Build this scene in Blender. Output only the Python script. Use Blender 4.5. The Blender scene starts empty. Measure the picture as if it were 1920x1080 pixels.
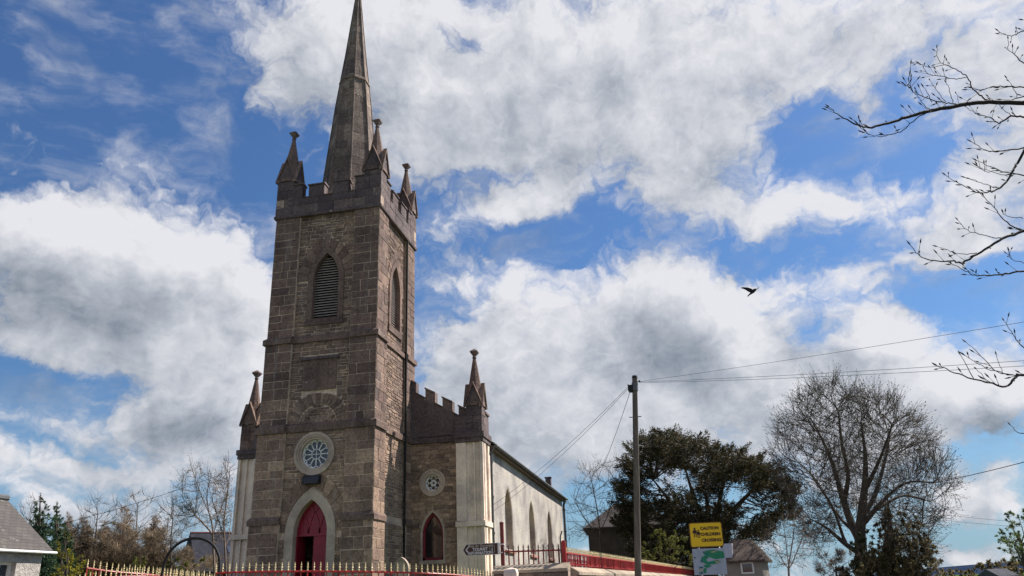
import bpy, bmesh, math, random
import numpy as np
from mathutils import Vector, Matrix

rnd = random.Random(7)
SC = bpy.context.scene
COL = SC.collection
R = math.radians

# ------------------------------------------------------------------ camera
CAM = np.array([0.0, 0.0, 1.6])
FPX = 1450.0                                   # focal length in pixels of a 1920 px wide frame
PITCH, ROLL, YAW = R(21.46218794), R(-2.41147066), R(10.60360734)
_cy, _sy, _cp, _sp = math.cos(YAW), math.sin(YAW), math.cos(PITCH), math.sin(PITCH)
FW = np.array([-_sy * _cp, _cy * _cp, _sp])
_r0 = np.array([_cy, _sy, 0.0]); _u0 = np.cross(_r0, FW)
RT = math.cos(ROLL) * _r0 + math.sin(ROLL) * _u0
UP = -math.sin(ROLL) * _r0 + math.cos(ROLL) * _u0
cam_d = bpy.data.cameras.new('camera')
cam_d.sensor_fit = 'HORIZONTAL'; cam_d.sensor_width = 36.0
cam_d.lens = 36.0 * FPX / 1920.0
cam_d.clip_start = 0.1; cam_d.clip_end = 20000.0
cam = bpy.data.objects.new('camera', cam_d); COL.objects.link(cam)
m = Matrix(((RT[0], UP[0], -FW[0], CAM[0]), (RT[1], UP[1], -FW[1], CAM[1]), (RT[2], UP[2], -FW[2], CAM[2]), (0, 0, 0, 1)))
cam.matrix_world = m
SC.camera = cam


def ray(x, y):
    return (x - 960.0) / FPX * RT - (y - 540.0) / FPX * UP + FW


def on_y(x, y, Y):
    d = ray(x, y); return CAM + d * (Y / d[1])


def at(x, y, dist):                            # the point seen at photo pixel x, y, at a horizontal distance in metres
    d = ray(x, y); return CAM + d * (dist / math.hypot(d[0], d[1]))


# ------------------------------------------------------------------ exposure, world, sun
SC.view_settings.view_transform = 'Standard'
SC.view_settings.look = 'None'
SC.view_settings.exposure = 0.9
SC.view_settings.gamma = 1.0
SUN = Vector((0.520, 0.444, 0.729)).normalized()
SUN_EL = math.asin(SUN.z); SUN_AZ = math.atan2(SUN.x, SUN.y)

sun_d = bpy.data.lights.new('sun', 'SUN'); sun_d.energy = 4.6; sun_d.angle = R(0.5); sun_d.color = (1.0, 0.93, 0.84)
sun = bpy.data.objects.new('sun', sun_d); COL.objects.link(sun)
sun.rotation_euler = (-SUN).to_track_quat('-Z', 'Y').to_euler(); sun.location = (40, 20, 60)

world = bpy.data.worlds.new('World'); SC.world = world; world.use_nodes = True
WT = world.node_tree; WT.nodes.clear()

# clouds: ellipses of vapour listed as azimuth / elevation, ragged by noise (photo pixels are only the notation used to measure them)
CLOUDS = [  # x, y, rx, ry, weight
    (600, 60, 130, 110, .95), (560, 150, 80, 70, .55), (760, 110, 170, 150, .9), (900, 220, 160, 100, .85), (1040, 80, 220, 140, .8),
    (1250, 110, 220, 150, .8), (1110, 270, 150, 90, .7), (1310, 280, 150, 100, .8), (1490, 70, 190, 120, .75), (1760, 50, 230, 110, .7),
    (1440, 390, 110, 55, .95), (1280, 385, 110, 50, .7), (800, 285, 110, 45, .6), (1640, 190, 60, 80, .45), (1870, 210, 110, 90, .6),
    (80, 430, 150, 70, 1.0), (240, 420, 120, 70, .95), (390, 490, 120, 70, .95), (120, 550, 220, 110, 1.0), (350, 610, 180, 110, 1.0),
    (490, 600, 70, 130, .7), (60, 650, 140, 45, .7), (330, 710, 120, 60, .7), (340, 800, 150, 60, .8), (60, 815, 170, 22, .45),
    (90, 880, 220, 26, .5), (300, 880, 160, 40, .55), (270, 300, 45, 35, .4), (460, 760, 80, 120, .6),
    (940, 375, 65, 35, .55), (870, 690, 110, 120, .85), (1000, 620, 130, 90, .85), (1190, 535, 95, 55, 1.0), (1300, 580, 120, 60, .9),
    (1200, 660, 200, 100, 1.0), (1420, 640, 110, 70, .9), (1450, 720, 200, 70, .8), (1640, 635, 85, 55, 1.0), (1600, 720, 200, 60, .7),
    (950, 800, 200, 80, .85), (1160, 790, 180, 60, .7), (1710, 760, 200, 55, .65), (1880, 740, 100, 80, .8), (1610, 520, 80, 45, .75),
    (1440, 520, 60, 26, .5), (1760, 820, 160, 36, .5), (1840, 925, 90, 38, .85), (1810, 1035, 80, 28, .9), (1060, 870, 120, 40, .55),
    (1620, 365, 90, 55, .7), (1800, 400, 140, 80, .9), (1890, 330, 80, 60, .6), (1780, 480, 90, 40, .5), (970, 930, 160, 40, .4),
    (130, 960, 260, 40, .45),
    (1500, 830, 250, 55, .6), (1640, 880, 170, 55, .5), (1250, 870, 150, 50, .45), (960, 370, 90, 38, .5), (1065, 368, 60, 28, .45), (1050, 505, 80, 28, .4), (830, 470, 80, 60, .45), (975, 520, 45, 45, .5), (1900, 120, 90, 90, .5),
    (220, 130, 230, 160, -.55), (450, 300, 90, 60, -.4), (870, 85, 50, 40, -.65), (1520, 260, 80, 70, -.75), (1700, 285, 130, 45, -.7), (1690, 130, 70, 40, -.3),
    (110, 720, 130, 28, -.6), (650, 440, 160, 120, -.35), (1080, 450, 160, 55, -.55), (1540, 455, 120, 28, -.4), (1100, 950, 70, 50, -.6),
    (1850, 852, 80, 24, -.7), (1800, 985, 100, 20, -.5), (1790, 560, 130, 50, -.8), (1515, 610, 28, 34, -.5), (60, 330, 160, 40, -.3),
]
SHADES = [
    (130, 600, 230, 60, .8), (330, 560, 150, 50, .5), (330, 825, 150, 45, .9), (1220, 640, 110, 60, .9), (1330, 690, 130, 40, .6),
    (810, 720, 70, 110, .45), (960, 770, 160, 50, .5), (1620, 690, 110, 28, .75), (1895, 765, 60, 60, 1.1), (1000, 190, 220, 110, .3),
    (680, 190, 90, 90, .35), (1830, 955, 60, 22, .6), (1480, 690, 80, 30, .6), (1400, 300, 140, 60, .25), (1700, 60, 200, 60, .3), (1790, 800, 140, 30, .3),
]


def azel(x, y):
    d = ray(x, y); d = d / np.linalg.norm(d)
    return math.degrees(math.atan2(d[0], d[1])) / 10.0, math.degrees(math.asin(d[2])) / 10.0


class NT:
    def __init__(s, tree): s.t = tree
    def n(s, typ, **kw):
        nd = s.t.nodes.new(typ)
        for k, v in kw.items(): setattr(nd, k, v)
        return nd
    def sock(s, inp, v):
        if isinstance(v, bpy.types.NodeSocket): s.t.links.new(v, inp)
        elif v is not None: inp.default_value = v
    def math(s, op, a, b=None, c=None, clamp=False):
        nd = s.n('ShaderNodeMath', operation=op); nd.use_clamp = clamp
        for i, v in enumerate((a, b, c)):
            if v is not None: s.sock(nd.inputs[i], v)
        return nd.outputs[0]
    def vmath(s, op, a, b=None, c=None):
        nd = s.n('ShaderNodeVectorMath', operation=op)
        for i, v in enumerate((a, b, c)):
            if v is not None: s.sock(nd.inputs[i], v)
        return nd.outputs['Value'] if op in ('DOT_PRODUCT', 'LENGTH') else nd.outputs[0]
    def noise(s, vec, scale, detail=4.0, rough=0.5, dist=0.0, col=False):
        nd = s.n('ShaderNodeTexNoise')
        s.sock(nd.inputs['Vector'], vec); nd.inputs['Scale'].default_value = scale; nd.inputs['Detail'].default_value = detail
        nd.inputs['Roughness'].default_value = rough; nd.inputs['Distortion'].default_value = dist
        return nd.outputs['Color'] if col else nd.outputs[0]
    def smooth(s, v, lo, hi, a=0.0, b=1.0):
        nd = s.n('ShaderNodeMapRange', interpolation_type='SMOOTHSTEP')
        s.sock(nd.inputs[0], v)
        for i, q in enumerate((lo, hi, a, b)): s.sock(nd.inputs[i + 1], q)
        return nd.outputs[0]
    def mix(s, f, a, b, blend='MIX'):
        nd = s.n('ShaderNodeMix', data_type='RGBA', blend_type=blend)
        s.sock(nd.inputs[0], f)
        for q, v in ((6, a), (7, b)):
            if isinstance(v, tuple) and len(v) == 3: v = (*v, 1.0)
            s.sock(nd.inputs[q], v)
        return nd.outputs[2]


def blob_sum(N, p, blobs, start):
    acc = start
    for x, y, rx, ry, w in blobs:
        a, e = azel(x, y); a1, e1 = azel(x + rx, y); a2, e2 = azel(x, y - ry)
        sx = 1.0 / max(.02, math.hypot(a1 - a, e1 - e)); sy_ = 1.0 / max(.02, math.hypot(a2 - a, e2 - e))
        q = N.vmath('MULTIPLY_ADD', p, (sx, sy_, 0.0), (-a * sx, -e * sy_, 0.0))
        g = N.math('POWER', 0.3679, N.vmath('DOT_PRODUCT', q, q))
        acc = N.math('MULTIPLY_ADD', g, w, acc)
    return acc


grp = bpy.data.node_groups.new('cloud_density', 'ShaderNodeTree')
grp.interface.new_socket('Vector', in_out='INPUT', socket_type='NodeSocketVector')
grp.interface.new_socket('Density', in_out='OUTPUT', socket_type='NodeSocketFloat')
G = NT(grp); gi = G.n('NodeGroupInput'); go = G.n('NodeGroupOutput')
p0 = gi.outputs[0]
wc = G.noise(p0, 1.5, 6.0, .58, col=True)
pw = G.vmath('MULTIPLY_ADD', G.vmath('SUBTRACT', wc, (.5, .5, .5)), (.85, .6, 0.0), p0)
B = blob_sum(G, pw, CLOUDS, -0.20)
ps = G.vmath('MULTIPLY', pw, (1.0, 1.4, 1.0))
n1 = G.noise(ps, 2.0, 7.0, .54)
n2 = G.noise(ps, 4.6, 2.0, .5); n3 = G.noise(ps, 10.5, 3.0, .5)
bil = G.math('ADD', G.math('ABSOLUTE', G.math('SUBTRACT', n2, .5)), G.math('MULTIPLY', G.math('ABSOLUTE', G.math('SUBTRACT', n3, .5)), .40))
D = G.math('MULTIPLY_ADD', G.math('SUBTRACT', n1, .5), 1.7, G.math('MULTIPLY', B, .80))
D = G.math('MULTIPLY_ADD', G.math('SUBTRACT', bil, .15), 1.15, D)
grp.links.new(D, go.inputs[0])

W = NT(WT)
tc = W.n('ShaderNodeTexCoord'); sep = W.n('ShaderNodeSeparateXYZ'); WT.links.new(tc.outputs['Generated'], sep.inputs[0])
K10 = math.degrees(1.0) / 10.0
az = W.math('MULTIPLY', W.math('ARCTAN2', sep.outputs[0], sep.outputs[1]), K10)
el = W.math('MULTIPLY', W.math('ARCSINE', sep.outputs[2]), K10)
cmb = W.n('ShaderNodeCombineXYZ'); WT.links.new(az, cmb.inputs[0]); WT.links.new(el, cmb.inputs[1])
p = cmb.outputs[0]


def dens(vec):
    g = W.n('ShaderNodeGroup'); g.node_tree = grp; W.sock(g.inputs[0], vec); return g.outputs[0]


d0 = dens(p); d1 = dens(W.vmath('ADD', p, (.17, .27, 0.0))); 
behind = W.smooth(sep.outputs[1], .25, -.5)            # unseen extra cloud, added behind the viewer to lift the fill light
low = W.smooth(el, 1.1, .2)
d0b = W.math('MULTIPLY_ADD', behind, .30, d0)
d0b = W.math('MULTIPLY_ADD', low, .16, d0b)
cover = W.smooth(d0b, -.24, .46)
wv = W.vmath('MULTIPLY_ADD', W.vmath('SUBTRACT', W.noise(p, .9, 4.0, .55, col=True), (.5, .5, .5)), (1.4, .9, 0.0), W.vmath('MULTIPLY', p, (1.0, 2.2, 1.0)))
veil = W.math('MULTIPLY', W.smooth(W.noise(wv, 1.5, 9.0, .60), .44, .78), .62)
veil = W.math('MULTIPLY', veil, W.smooth(d0, -1.0, -.1, .5, 1.0))
cover = W.math('MAXIMUM', cover, veil)
relief = W.math('SUBTRACT', d0, d1)
thick = W.smooth(d0, .35, 1.5)
sh = blob_sum(W, W.vmath('MULTIPLY_ADD', W.vmath('SUBTRACT', W.noise(p, 2.0, 6.0, .6, col=True), (.5, .5, .5)), (1.1, .8, 0.0), p), SHADES, 0.0)
lit = W.math('MULTIPLY_ADD', relief, .50, .74)
lit = W.math('MULTIPLY_ADD', thick, -.16, lit)
lit = W.math('MULTIPLY_ADD', sh, -.48, lit)
lit = W.math('MULTIPLY_ADD', W.math('SUBTRACT', W.noise(p, 2.4, 7.0, .56), .5), .95, lit, clamp=True)
ccol = W.n('ShaderNodeValToRGB'); WT.links.new(lit, ccol.inputs[0])
cr = ccol.color_ramp
cr.elements[0].position = 0.0; cr.elements[0].color = (.26, .30, .36, 1)
cr.elements[1].position = 1.0; cr.elements[1].color = (.84, .84, .88, 1)
e_ = cr.elements.new(.5); e_.color = (.52, .55, .61, 1)
sky = W.n('ShaderNodeTexSky', sky_type='NISHITA'); sky.sun_disc = False; sky.sun_elevation = SUN_EL; sky.sun_rotation = SUN_AZ
sky.air_density = 1.0; sky.dust_density = 0.4; sky.ozone_density = 2.0
rr_ = W.n('ShaderNodeValToRGB'); WT.links.new(W.math('MULTIPLY', el, .2), rr_.inputs[0]); rr_.color_ramp.elements[0].color = (.82, .86, .84, 1); rr_.color_ramp.elements[1].color = (1, 1, 1.06, 1); ramp_el = rr_.outputs[0]
hz = W.smooth(el, -.2, 1.5, 1.0, 0.0)
skc = W.mix(1.0, sky.outputs[0], (.70, .97, 1.26), 'MULTIPLY')
skc = W.mix(W.math('MULTIPLY', hz, .85), skc, (3.6, 5.6, 7.6))
skc = W.mix(1.0, skc, ramp_el, 'MULTIPLY')
b_sky = W.n('ShaderNodeBackground'); WT.links.new(skc, b_sky.inputs[0]); b_sky.inputs[1].default_value = 0.05
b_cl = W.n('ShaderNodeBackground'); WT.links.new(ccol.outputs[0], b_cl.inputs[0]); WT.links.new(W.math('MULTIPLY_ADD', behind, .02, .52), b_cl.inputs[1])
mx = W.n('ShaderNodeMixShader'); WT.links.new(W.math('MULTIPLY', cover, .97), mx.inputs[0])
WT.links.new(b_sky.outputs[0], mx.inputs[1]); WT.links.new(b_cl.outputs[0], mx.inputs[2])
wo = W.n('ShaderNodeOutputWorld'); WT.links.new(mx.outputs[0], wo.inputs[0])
world.cycles.sampling_method = 'MANUAL'; world.cycles.sample_map_resolution = 512

# ------------------------------------------------------------------ helpers: meshes, tags
class MB:
    def __init__(s): s.v = []; s.f = []
    def add(s, vs, fs):
        o = len(s.v); s.v.extend([tuple(map(float, q)) for q in vs]); s.f.extend([tuple(i + o for i in f) for f in fs])
    def box(s, x0, x1, y0, y1, z0, z1):
        s.add([(x0, y0, z0), (x1, y0, z0), (x1, y1, z0), (x0, y1, z0), (x0, y0, z1), (x1, y0, z1), (x1, y1, z1), (x0, y1, z1)],
              [(0, 3, 2, 1), (4, 5, 6, 7), (0, 1, 5, 4), (1, 2, 6, 5), (2, 3, 7, 6), (3, 0, 4, 7)])
    def prism(s, front, back):                 # two equal polygons, sides between them
        n = len(front)
        s.add(list(front) + list(back), [tuple(range(n)), tuple(range(2 * n - 1, n - 1, -1))] + [(i, i + n, (i + 1) % n + n, (i + 1) % n) for i in range(n)])
    def ring(s, outer, inner, outer_b, inner_b):   # open or closed band between two outlines, with depth
        n = len(outer)
        vs = list(outer) + list(inner) + list(outer_b) + list(inner_b); fs = []
        for i in range(n - 1):
            fs += [(i, i + 1, n + i + 1, n + i), (2 * n + i, 3 * n + i, 3 * n + i + 1, 2 * n + i + 1), (i, 2 * n + i, 2 * n + i + 1, i + 1), (n + i, n + i + 1, 3 * n + i + 1, 3 * n + i)]
        fs += [(0, n, 3 * n, 2 * n), (n - 1, 3 * n - 1, 4 * n - 1, 2 * n - 1)]
        s.add(vs, fs)
    def loft(s, rings, cap=True):
        n = len(rings[0]); vs = [q for r in rings for q in r]; fs = []
        for k in range(len(rings) - 1):
            for i in range(n):
                fs.append((k * n + i, k * n + (i + 1) % n, (k + 1) * n + (i + 1) % n, (k + 1) * n + i))
        if cap: fs += [tuple(range(n - 1, -1, -1)), tuple((len(rings) - 1) * n + i for i in range(n))]
        s.add(vs, fs)
    def tube(s, pts, rad, sides=6, cap=True):
        pts = [np.array(q, float) for q in pts]
        if not hasattr(rad, '__len__'): rad = [rad] * len(pts)
        ref = None; rings = []
        for i, q in enumerate(pts):
            t = pts[min(i + 1, len(pts) - 1)] - pts[max(i - 1, 0)]
            L = np.linalg.norm(t); t = t / L if L > 1e-9 else np.array([0, 0, 1.0])
            if ref is None: ref = np.cross(t, [0.31, 0.17, 0.93] if abs(t[2]) < .9 else [1, 0.1, 0])
            ref = ref - t * (ref @ t); ref = ref / (np.linalg.norm(ref) + 1e-12); b = np.cross(t, ref)
            rings.append([q + rad[i] * (math.cos(2 * math.pi * k / sides) * ref + math.sin(2 * math.pi * k / sides) * b) for k in range(sides)])
        s.loft(rings, cap)
    def build(s, name, mat, parent=None, smooth=False, recalc=True):
        me = bpy.data.meshes.new(name); me.from_pydata(s.v, [], s.f)
        if recalc:
            bm = bmesh.new(); bm.from_mesh(me); bmesh.ops.recalc_face_normals(bm, faces=bm.faces); bm.to_mesh(me); bm.free()
        if smooth: me.polygons.foreach_set('use_smooth', [True] * len(me.polygons))
        me.materials.append(mat); me.update()
        o = bpy.data.objects.new(name, me); COL.objects.link(o)
        if parent is not None:
            o.parent = parent
            if parent.type == 'EMPTY': o.matrix_parent_inverse = Matrix.Translation(-parent.location)
        return o


def root_of(o):
    while o.parent is not None: o = o.parent
    return o


def np_mesh(name, verts, faces, mat, parent=None, smooth=False):   # faces: array (n, k)
    me = bpy.data.meshes.new(name); verts = np.asarray(verts, np.float32); faces = np.asarray(faces, np.int32)
    k = faces.shape[1]
    me.vertices.add(len(verts)); me.vertices.foreach_set('co', verts.ravel())
    me.loops.add(faces.size); me.loops.foreach_set('vertex_index', faces.ravel())
    me.polygons.add(len(faces)); me.polygons.foreach_set('loop_start', np.arange(0, faces.size, k, dtype=np.int32))
    me.polygons.foreach_set('loop_total', np.full(len(faces), k, np.int32))
    if smooth: me.polygons.foreach_set('use_smooth', np.ones(len(faces), bool))
    me.materials.append(mat); me.update(calc_edges=True); me.validate()
    o = bpy.data.objects.new(name, me); COL.objects.link(o)
    if parent is not None:
        o.parent = parent
        if parent.type == 'EMPTY': o.matrix_parent_inverse = Matrix.Translation(-parent.location)
    return o


def thing(name, label, cat, loc=(0, 0, 0), group=None):
    o = bpy.data.objects.new(name, None); COL.objects.link(o); o.location = loc
    o.matrix_world = Matrix.Translation(loc); o.empty_display_size = .3
    return tag(o, label, cat, group)


def tag(o, label=None, cat=None, group=None, kind=None):
    if label: o['label'] = label
    if cat: o['category'] = cat
    if group: o['group'] = group
    if kind: o['kind'] = kind
    return o


def copy_thing(root, loc):
    r = root.copy(); COL.objects.link(r); r.location = loc
    for ch in list(root.children):
        c = ch.copy(); COL.objects.link(c); c.parent = r
        for g in list(ch.children):
            d = g.copy(); COL.objects.link(d); d.parent = c
    return r


# ------------------------------------------------------------------ materials
def srgb(*c):
    return tuple((v / 255 / 12.92) if v / 255 <= .04045 else ((v / 255 + .055) / 1.055) ** 2.4 for v in c)


def new_mat(name):
    mt = bpy.data.materials.new(name); mt.use_nodes = True
    N = NT(mt.node_tree); b = mt.node_tree.nodes['Principled BSDF']
    return mt, N, b


def geo_pos(N):
    return N.n('ShaderNodeNewGeometry').outputs['Position']


def bump(N, b, h, strength, dist=.02):
    nd = N.n('ShaderNodeBump'); nd.inputs['Strength'].default_value = strength; nd.inputs['Distance'].default_value = dist
    N.sock(nd.inputs['Height'], h); N.t.links.new(nd.outputs[0], b.inputs['Normal'])


def ramp(N, f, stops):
    nd = N.n('ShaderNodeValToRGB'); N.sock(nd.inputs[0], f); c = nd.color_ramp
    while len(c.elements) < len(stops): c.elements.new(.5)
    for e, (q, col) in zip(c.elements, stops): e.position = q; e.color = (*col, 1)
    return nd.outputs[0]


def stone_mat(name, cols, lichen=.35, rough=.9, nz=.35, bstr=.6, streak=0.0, k=1.0, tint=(1.28, 1.14, 1.03)):
    cols = [(c[0] * k * tint[0], c[1] * k * tint[1], c[2] * k * tint[2]) for c in cols]
    mt, N, b = new_mat(name)
    g = N.n('ShaderNodeNewGeometry'); pos = g.outputs['Position']; rpi = g.outputs['Random Per Island']
    base = ramp(N, rpi, [(i / (len(cols) - 1), c) for i, c in enumerate(cols)])
    fine = N.noise(pos, 9.0, 8.0, .65); big = N.noise(pos, .7, 5.0, .6)
    c = N.mix(1.0, base, ramp(N, fine, [(.25, (1 - nz * 1.2,) * 3), (.75, (1 + nz,) * 3)]), 'MULTIPLY')
    c = N.mix(1.0, c, ramp(N, big, [(.28, (.58, .56, .60)), (.5, (.98, .96, .96)), (.74, (1.36, 1.34, 1.26))]), 'MULTIPLY')
    if streak:
        st = N.noise(N.vmath('MULTIPLY', pos, (3.0, 3.0, .22)), 1.0, 5.0, .6)
        c = N.mix(N.smooth(st, .55, .75, 0, streak), c, (.34, .34, .33))
        c = N.mix(N.smooth(st, .45, .25, 0, streak), c, (.03, .027, .03))
    if lichen:
        v = N.n('ShaderNodeTexVoronoi'); N.sock(v.inputs['Vector'], N.vmath('ADD', pos, N.vmath('MULTIPLY', N.noise(pos, 6.0, 3.0, .5, col=True), (.12, .12, .12)))); v.inputs['Scale'].default_value = 1.7
        spot = N.math('MULTIPLY', N.smooth(v.outputs['Distance'], .10, .05), N.smooth(N.noise(pos, .9, 2.0), .5, .6))
        c = N.mix(N.math('MULTIPLY', spot, lichen), c, (.55, .54, .50))
        yl = N.smooth(N.noise(pos, 2.3, 7.0, .7), .60, .72)
        c = N.mix(N.math('MULTIPLY', yl, lichen * .5), c, (.20, .17, .10))
    N.t.links.new(c, b.inputs['Base Color']); b.inputs['Roughness'].default_value = rough
    b.inputs['Specular IOR Level'].default_value = .25
    bump(N, b, N.math('ADD', N.noise(pos, 26.0, 6.0, .6), N.math('MULTIPLY', fine, 2.0)), bstr, .03)
    return mt


def plain_mat(name, col, rough=.6, var=.15, scale=4.0, metal=0.0, bstr=0.0, spec=.4):
    mt, N, b = new_mat(name); pos = geo_pos(N)
    n = N.noise(pos, scale, 6.0, .6)
    c = N.mix(1.0, (*col, 1), ramp(N, n, [(.3, (1 - var,) * 3), (.7, (1 + var,) * 3)]), 'MULTIPLY')
    N.t.links.new(c, b.inputs['Base Color']); b.inputs['Roughness'].default_value = rough; b.inputs['Metallic'].default_value = metal
    b.inputs['Specular IOR Level'].default_value = spec
    if bstr: bump(N, b, N.noise(pos, scale * 8, 5.0, .6), bstr, .02)
    return mt


M = {}
M['ashlar'] = stone_mat('dressed_brown_stone', [(.20, .155, .125), (.115, .088, .074), (.165, .128, .108), (.085, .066, .060), (.225, .178, .142), (.13, .10, .086)], .75, nz=.5, streak=.28, k=1.470)
M['rubble'] = stone_mat('coursed_rubble_stone', [(.225, .178, .14), (.13, .102, .084), (.185, .145, .118), (.10, .08, .07), (.26, .21, .165)], .6, nz=.5, streak=.15, k=1.522)
M['upper'] = stone_mat('weathered_tower_stone', [(.155, .118, .098), (.088, .066, .058), (.13, .10, .086), (.068, .053, .050), (.18, .14, .113)], .7, nz=.5, streak=.32, k=1.330, tint=(1.27, 1.13, 1.07))
M['upper_rubble'] = stone_mat('weathered_rubble_stone', [(.175, .137, .112), (.10, .078, .067), (.145, .113, .094), (.075, .059, .054), (.20, .16, .13)], .5, nz=.5, streak=.28, k=1.330, tint=(1.27, 1.13, 1.07))
M['dark'] = stone_mat('blackened_parapet_stone', [(.105, .086, .084), (.065, .055, .058), (.09, .074, .074), (.13, .105, .095)], .5, nz=.5, streak=.35, k=1.263, tint=(1.22, 1.13, 1.13))
M['spire'] = stone_mat('spire_stone', [(.165, .14, .128), (.095, .082, .082), (.135, .115, .108), (.20, .175, .16), (.11, .093, .09)], .4, nz=.5, streak=.5, k=1.053)
M['mortar'] = stone_mat('lime_mortar', [(.30, .265, .225), (.30, .265, .225)], 0, bstr=.4, k=1.6)
M['mortar_dark'] = stone_mat('old_dark_mortar', [(.20, .17, .15), (.20, .17, .15)], 0, bstr=.4, k=1.6)
M['dressing'] = stone_mat('grey_limestone_dressing', [(.30, .27, .235), (.27, .245, .215), (.33, .295, .255)], .25, nz=.18, bstr=.25, streak=.1, k=1.35, tint=(1.24, 1.12, 1.03))
M['render'] = stone_mat('grey_cement_render', [(.36, .33, .29), (.36, .33, .29)], .12, nz=.14, bstr=.25, streak=.28, k=1.85, tint=(1.20, 1.11, 1.05))
M['roughcast'] = stone_mat('cream_roughcast', [(.58, .575, .56), (.58, .575, .56)], .06, nz=.2, bstr=1.0, streak=.22, k=.70, tint=(1.17, 1.10, 1.03))
M['slate'] = None
M['door'] = plain_mat('crimson_door_paint', (.26, .012, .03), .38, .2, 3.0)
M['door_dark'] = plain_mat('dark_crimson_paint', (.17, .008, .02), .5, .2, 3.0)
M['red'] = plain_mat('red_railing_paint', (.32, .020, .018), .42, .25, 6.0)
M['gold'] = plain_mat('cream_gilt_paint', (.72, .58, .30), .4, .25, 9.0)
M['iron'] = plain_mat('weathered_dark_iron', (.045, .026, .022), .5, .3, 6.0)
M['black'] = plain_mat('black_iron', (.010, .010, .011), .75, .2, 6.0)
M['void'] = plain_mat('interior_shade_black', (.02, .019, .018), .9, .2, 3.0)  # near-black colour stands in for the shade inside porch and belfry
M['louvre'] = plain_mat('weathered_louvre_slate', (.34, .29, .27), .7, .3, 5.0)
M['white'] = plain_mat('off_white_paint', (.72, .71, .68), .5, .1, 5.0)
M['lead'] = plain_mat('lead_grey_metal', (.10, .10, .105), .5, .25, 4.0, bstr=.1)
M['coping'] = stone_mat('pale_coping_stone', [(.46, .42, .35), (.40, .37, .31)], .2, nz=.22, bstr=.4, streak=.15, k=.62)
M['wallstone'] = stone_mat('boundary_wall_stone', [(.15, .13, .12), (.10, .085, .08), (.20, .17, .15), (.12, .105, .10)], .4)
M['tracery'] = plain_mat('white_tracery_stone', (.82, .81, .79), .6, .12, 5.0)


def glass_mat(name, col, rough=.08):
    mt, N, b = new_mat(name); pos = geo_pos(N)
    c = N.mix(N.noise(pos, 5.0, 3.0), tuple(v * .6 for v in col), tuple(v * 1.4 for v in col))
    N.t.links.new(c, b.inputs['Base Color']); b.inputs['Roughness'].default_value = rough; b.inputs['Specular IOR Level'].default_value = .7
    bump(N, b, N.noise(pos, 3.0, 2.0), .08, .05)
    return mt


M['glass'] = glass_mat('leaded_window_glass', (.03, .04, .055))
M['glass_dark'] = glass_mat('dark_window_glass', (.008, .006, .010))
M['glass_blue'] = glass_mat('blue_grey_rose_glass', (.045, .055, .08), .3)


def slate_mat():
    mt, N, b = new_mat('grey_roof_slate')
    g = N.n('ShaderNodeNewGeometry'); pos = g.outputs['Position']
    br = N.n('ShaderNodeTexBrick'); N.t.links.new(N.n('ShaderNodeUVMap').outputs[0], br.inputs['Vector'])
    br.inputs['Scale'].default_value = 1.0; br.inputs['Brick Width'].default_value = .21; br.inputs['Row Height'].default_value = .13
    br.inputs['Mortar Size'].default_value = .012; br.inputs['Color1'].default_value = (.046, .039, .037, 1); br.inputs['Color2'].default_value = (.070, .060, .055, 1)
    br.inputs['Mortar'].default_value = (.032, .028, .027, 1)
    n = N.noise(pos, 2.2, 7.0, .65)
    c = N.mix(1.0, br.outputs['Color'], ramp(N, n, [(.3, (.75, .74, .76)), (.7, (1.25, 1.22, 1.15))]), 'MULTIPLY')
    c = N.mix(N.smooth(N.noise(pos, 4.0, 6.0, .7), .6, .72, 0, .6), c, (.38, .37, .33))
    N.t.links.new(c, b.inputs['Base Color']); b.inputs['Roughness'].default_value = .7
    bump(N, b, br.outputs['Fac'], .6, -.03)
    return mt


M['slate'] = slate_mat()
M['blue_slate'] = plain_mat('blue_grey_far_slate', (.030, .031, .042), .85, .3, 2.5, spec=.1)


def set_uv(o, uvw):                            # planar UV in metres: uvw(co) -> (u, v)
    me = o.data; uv = me.uv_layers.new(name='UVMap')
    for l in me.loops: uv.data[l.index].uv = uvw(me.vertices[l.vertex_index].co)


# ------------------------------------------------------------------ masonry helpers
def arch_pts(hw, rise, n=10):                  # pointed arch from left spring to right spring, relative to the spring line
    c = (rise * rise - hw * hw) / (2 * hw); r = hw + c; a = math.acos(c / r)
    right = [(-c + r * math.cos(a * k / n), r * math.sin(a * k / n)) for k in range(n + 1)]
    return [(-u, z) for u, z in right] + [q for q in reversed(right[:-1])]


def arch_half(hw, rise, dz):                   # half width of the arch at height dz over the spring line
    if dz <= 0: return hw
    if dz >= rise: return 0.0
    c = (rise * rise - hw * hw) / (2 * hw); r = hw + c
    return max(0.0, -c + math.sqrt(max(0.0, r * r - dz * dz)))


def block(mb, F, u0, u1, z0, z1, t, jit):
    j = lambda: rnd.uniform(-jit, jit)
    q = [(u0 + j(), z0 + j()), (u1 + j(), z0 + j()), (u1 + j(), z1 + j()), (u0 + j(), z1 + j())]
    e = min(.012, (u1 - u0) * .2, (z1 - z0) * .2)
    cu, cz = (u0 + u1) / 2, (z0 + z1) / 2
    fr = []
    for u, z in q: fr.append((u - math.copysign(e, u - cu), z - math.copysign(e, z - cz)))
    vs = [F(u, z, -.03) for u, z in q] + [F(u, z, t * .7) for u, z in q] + [F(u, z, t + rnd.uniform(-.006, .006)) for u, z in fr]
    fs = [(8, 9, 10, 11)] + [(i, (i + 1) % 4, 4 + (i + 1) % 4, 4 + i) for i in range(4)] + [(4 + i, 4 + (i + 1) % 4, 8 + (i + 1) % 4, 8 + i) for i in range(4)]
    mb.add(vs, fs)


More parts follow.
